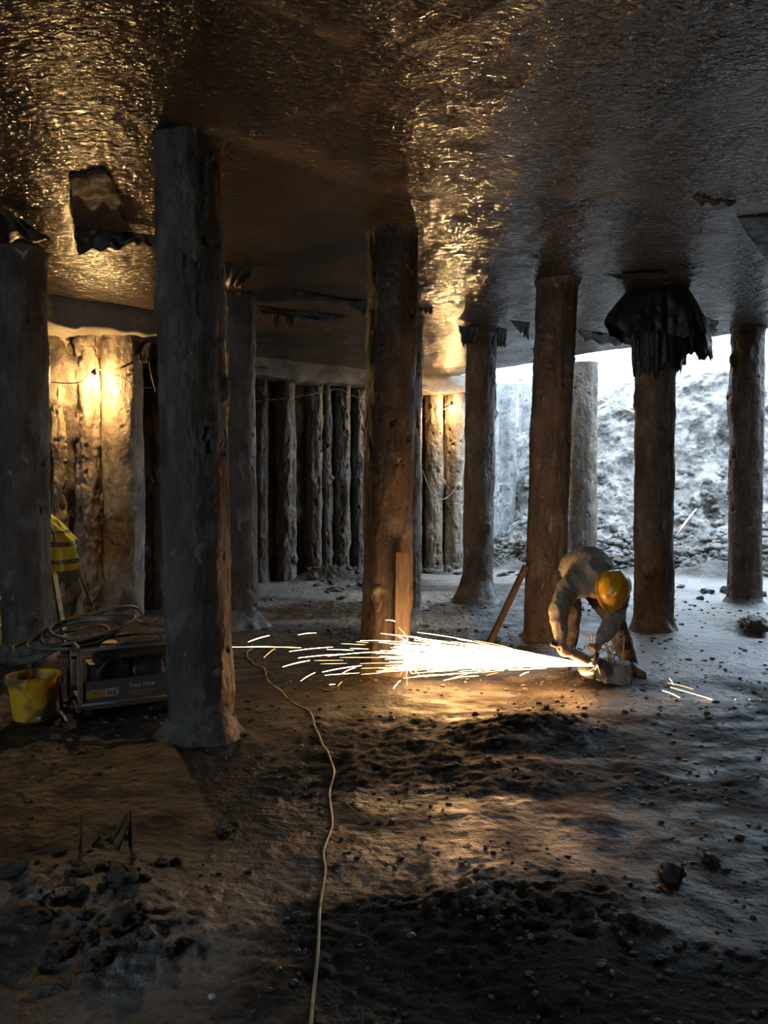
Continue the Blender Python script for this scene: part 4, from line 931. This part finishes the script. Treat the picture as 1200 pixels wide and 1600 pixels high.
# ------------------------------------------------------------------ sparks
E_W = emit('spark_white', (1, .62, .26), SPARK); E_O = emit('spark_orange', (1, .42, .11), SPARK * .3)
def streaks(name, L, mat, label, kind=None, group=None):
    VV, FF = [], []; n = 3; off = 0
    for P, r in L:
        V, F = tube_np(P, r, n, False); VV.append(V); FF.append(np.array(F) + off); off += len(V)
    o = link(name, meshnp(name, np.concatenate(VV), np.concatenate(FF)), mat)
    return tag(o, label, 'sparks' if kind else 'spark', group, kind)
src = atY(934, 1041, 5.90)
def flight(px, py, Y, t0, t1, k=7, sag=.03):
    e = atY(px, py, Y); out = []
    for i in range(k):
        t = t0 + (t1 - t0) * i / (k - 1); p = src.lerp(e, t); p.z += sag * 4 * t * (1 - t) * .5; out.append(p)
    return out
core = []; fringe = []
for i in range(520):
    sp = random.gauss(0, 1)
    px = random.uniform(585, 660); py = 1024 + sp * 13; Y = random.uniform(5.86, 6.14)
    if Y > 6.06 and px < 640: px = random.uniform(640, 665)
    t0 = random.uniform(0, .8) ** 1.0; t1 = min(1.0, t0 + random.uniform(.12, .45))
    r = random.uniform(.0010, .0024); m = 3
    core.append((flight(px, py, Y, t0, t1, m), [r * .4, r, r * .5]))
for i in range(90):     # wider fan
    px = random.uniform(470, 650); py = 1022 + random.gauss(0, 20) + (640 - px) * .07; Y = random.uniform(5.75, 6.0)
    t0 = random.uniform(.35, .93); t1 = min(1.0, t0 + random.uniform(.04, .17)); r = random.uniform(.0009, .0018)
    fringe.append((flight(px, py, Y, t0, t1, 5, .04), [r * .3, r, r, r, r * .3]))
for i in range(34):     # burst against the column
    p = atY(random.gauss(638, 3), random.uniform(995, 1050), 6.12); d = Vector((random.gauss(-.1, .5), -abs(random.gauss(0, .4)), random.gauss(.15, 1))).normalized() * random.uniform(.04, .13)
    fringe.append(([p, p + d * .5, p + d + Vector((0, 0, -.01))], [.0026, .002, .0006]))
for i in range(5):     # around the disc
    d = Vector((random.gauss(.0, .6), random.uniform(-.5, .2), random.gauss(.1, .6))).normalized() * random.uniform(.03, .11)
    fringe.append(([src, src + d * .5, src + d], [.0010, .0008, .0003]))
streaks('spark_stream', core, E_W, 'dense white hot stream of sparks from grinder to column', 'stuff')
E_M = emit('spark_yellow', (1, .50, .17), SPARK * .30)
streaks('spark_spray', fringe[::2], E_W, 'loose orange fan of sparks around the white stream', 'stuff')
streaks('ember_spray', fringe[1::2], E_M, 'thinner yellow orange sparks mixed around the white stream', 'stuff')
SG = 'stray sparks left of the column'
def spark(a, b, Y, label, r=.0035, mat=None, group=None, c=None):
    p, q = atY(a[0], a[1], Y), atY(b[0], b[1], Y - .03); m = (p + q) / 2 + Vector((0, 0, .004))
    if c: m = atY(c[0], c[1], Y)
    streaks('flying_spark', [(spline([p, m, q], 4), [r * .62 * (.35 + .65 * math.sin((i + .5) / 9 * PI)) for i in range(9)])], mat or E_W, label, None, group)
spark((388, 1003), (421, 993), 5.9, 'thick rising spark, leftmost of the short ones by the nearest column', .0045)
spark((363, 1011), (470, 1012), 5.9, 'long level spark line starting at the nearest column', .003)
spark((466, 992), (494, 989), 5.9, 'short spark above and left of the stream')
spark((412, 1028), (430, 1013), 5.9, 'faint rising spark under the long level line', .002, E_O)
spark((442, 1042), (484, 1032), 5.85, 'thick forked spark at the far left tip of the stream', .0045)
spark((470, 1064), (492, 1051), 5.85, 'short spark low on the left below the stream', .003)
spark((504, 1050), (565, 1040), 5.85, 'thick spark slanting under the left of the stream', .0045)
spark((535, 1052), (556, 1043), 5.85, 'spark just under the thick slanting one', .0035)
spark((528, 1072), (535, 1065), 5.85, 'tiny spark lowest left of the sparks column', .002, E_O)
spark((612, 1079), (626, 1063), 5.85, 'spark dropping in front of the foot of the sparks column', .0035)
spark((635, 1052), (636, 1072), 5.85, 'thin vertical spark falling at the sparks column', .002, E_O)
spark((645, 1087), (647, 1089), 5.85, 'small round ember low in front of the sparks column', .006)
spark((603, 969), (618, 971), 6.05, 'short spark high on the sparks column', .003)
spark((693, 1063), (748, 1056), 5.85, 'spark below the stream right of the sparks column', .0035, c=(720, 1058))
spark((695, 1063), (752, 1048), 5.85, 'second longer spark crossing below the stream', .003, E_O)
spark((760, 1056), (778, 1051), 5.85, 'short orange spark below the middle of the stream', .002, E_O)
spark((812, 1056), (826, 1050), 5.85, 'short spark below the right part of the stream', .003)
spark((452, 1018), (520, 1011), 5.9, 'long spark at the upper left of the stream', .0035)
spark((563, 1001), (625, 1003), 5.95, 'thick level spark crossing the column above the stream', .004)
spark((652, 988), (740, 1002), 5.95, 'long spark arching over the top of the stream', .003)
spark((742, 1001), (800, 1013), 5.92, 'second arching spark over the top of the stream', .003, E_O)
spark((512, 1025), (600, 1018), 5.9, 'long bright spark at the left middle of the stream', .004)
spark((466, 1028), (540, 1022), 5.88, 'bright long spark pointing at the forked one', .004)
RG = 'stray sparks right'
spark((1046, 1060), (1052, 1070), 5.6, 'tiny spark at the head of the right-hand streaks', .0025)
spark((1043, 1067), (1084, 1077), 5.6, 'upper of the three right-hand ground sparks', .0022, E_O)
spark((1048, 1074), (1146, 1104), 5.6, 'longest right-hand spark sloping down to the right', .0022)
spark((1035, 1079), (1062, 1090), 5.6, 'thick short spark, lowest of the right-hand ones', .0035)
spark((1148, 1093), (1215, 1096), 5.6, 'level spark leaving the right edge', .0022)
# wires of glow on the wet stub: none
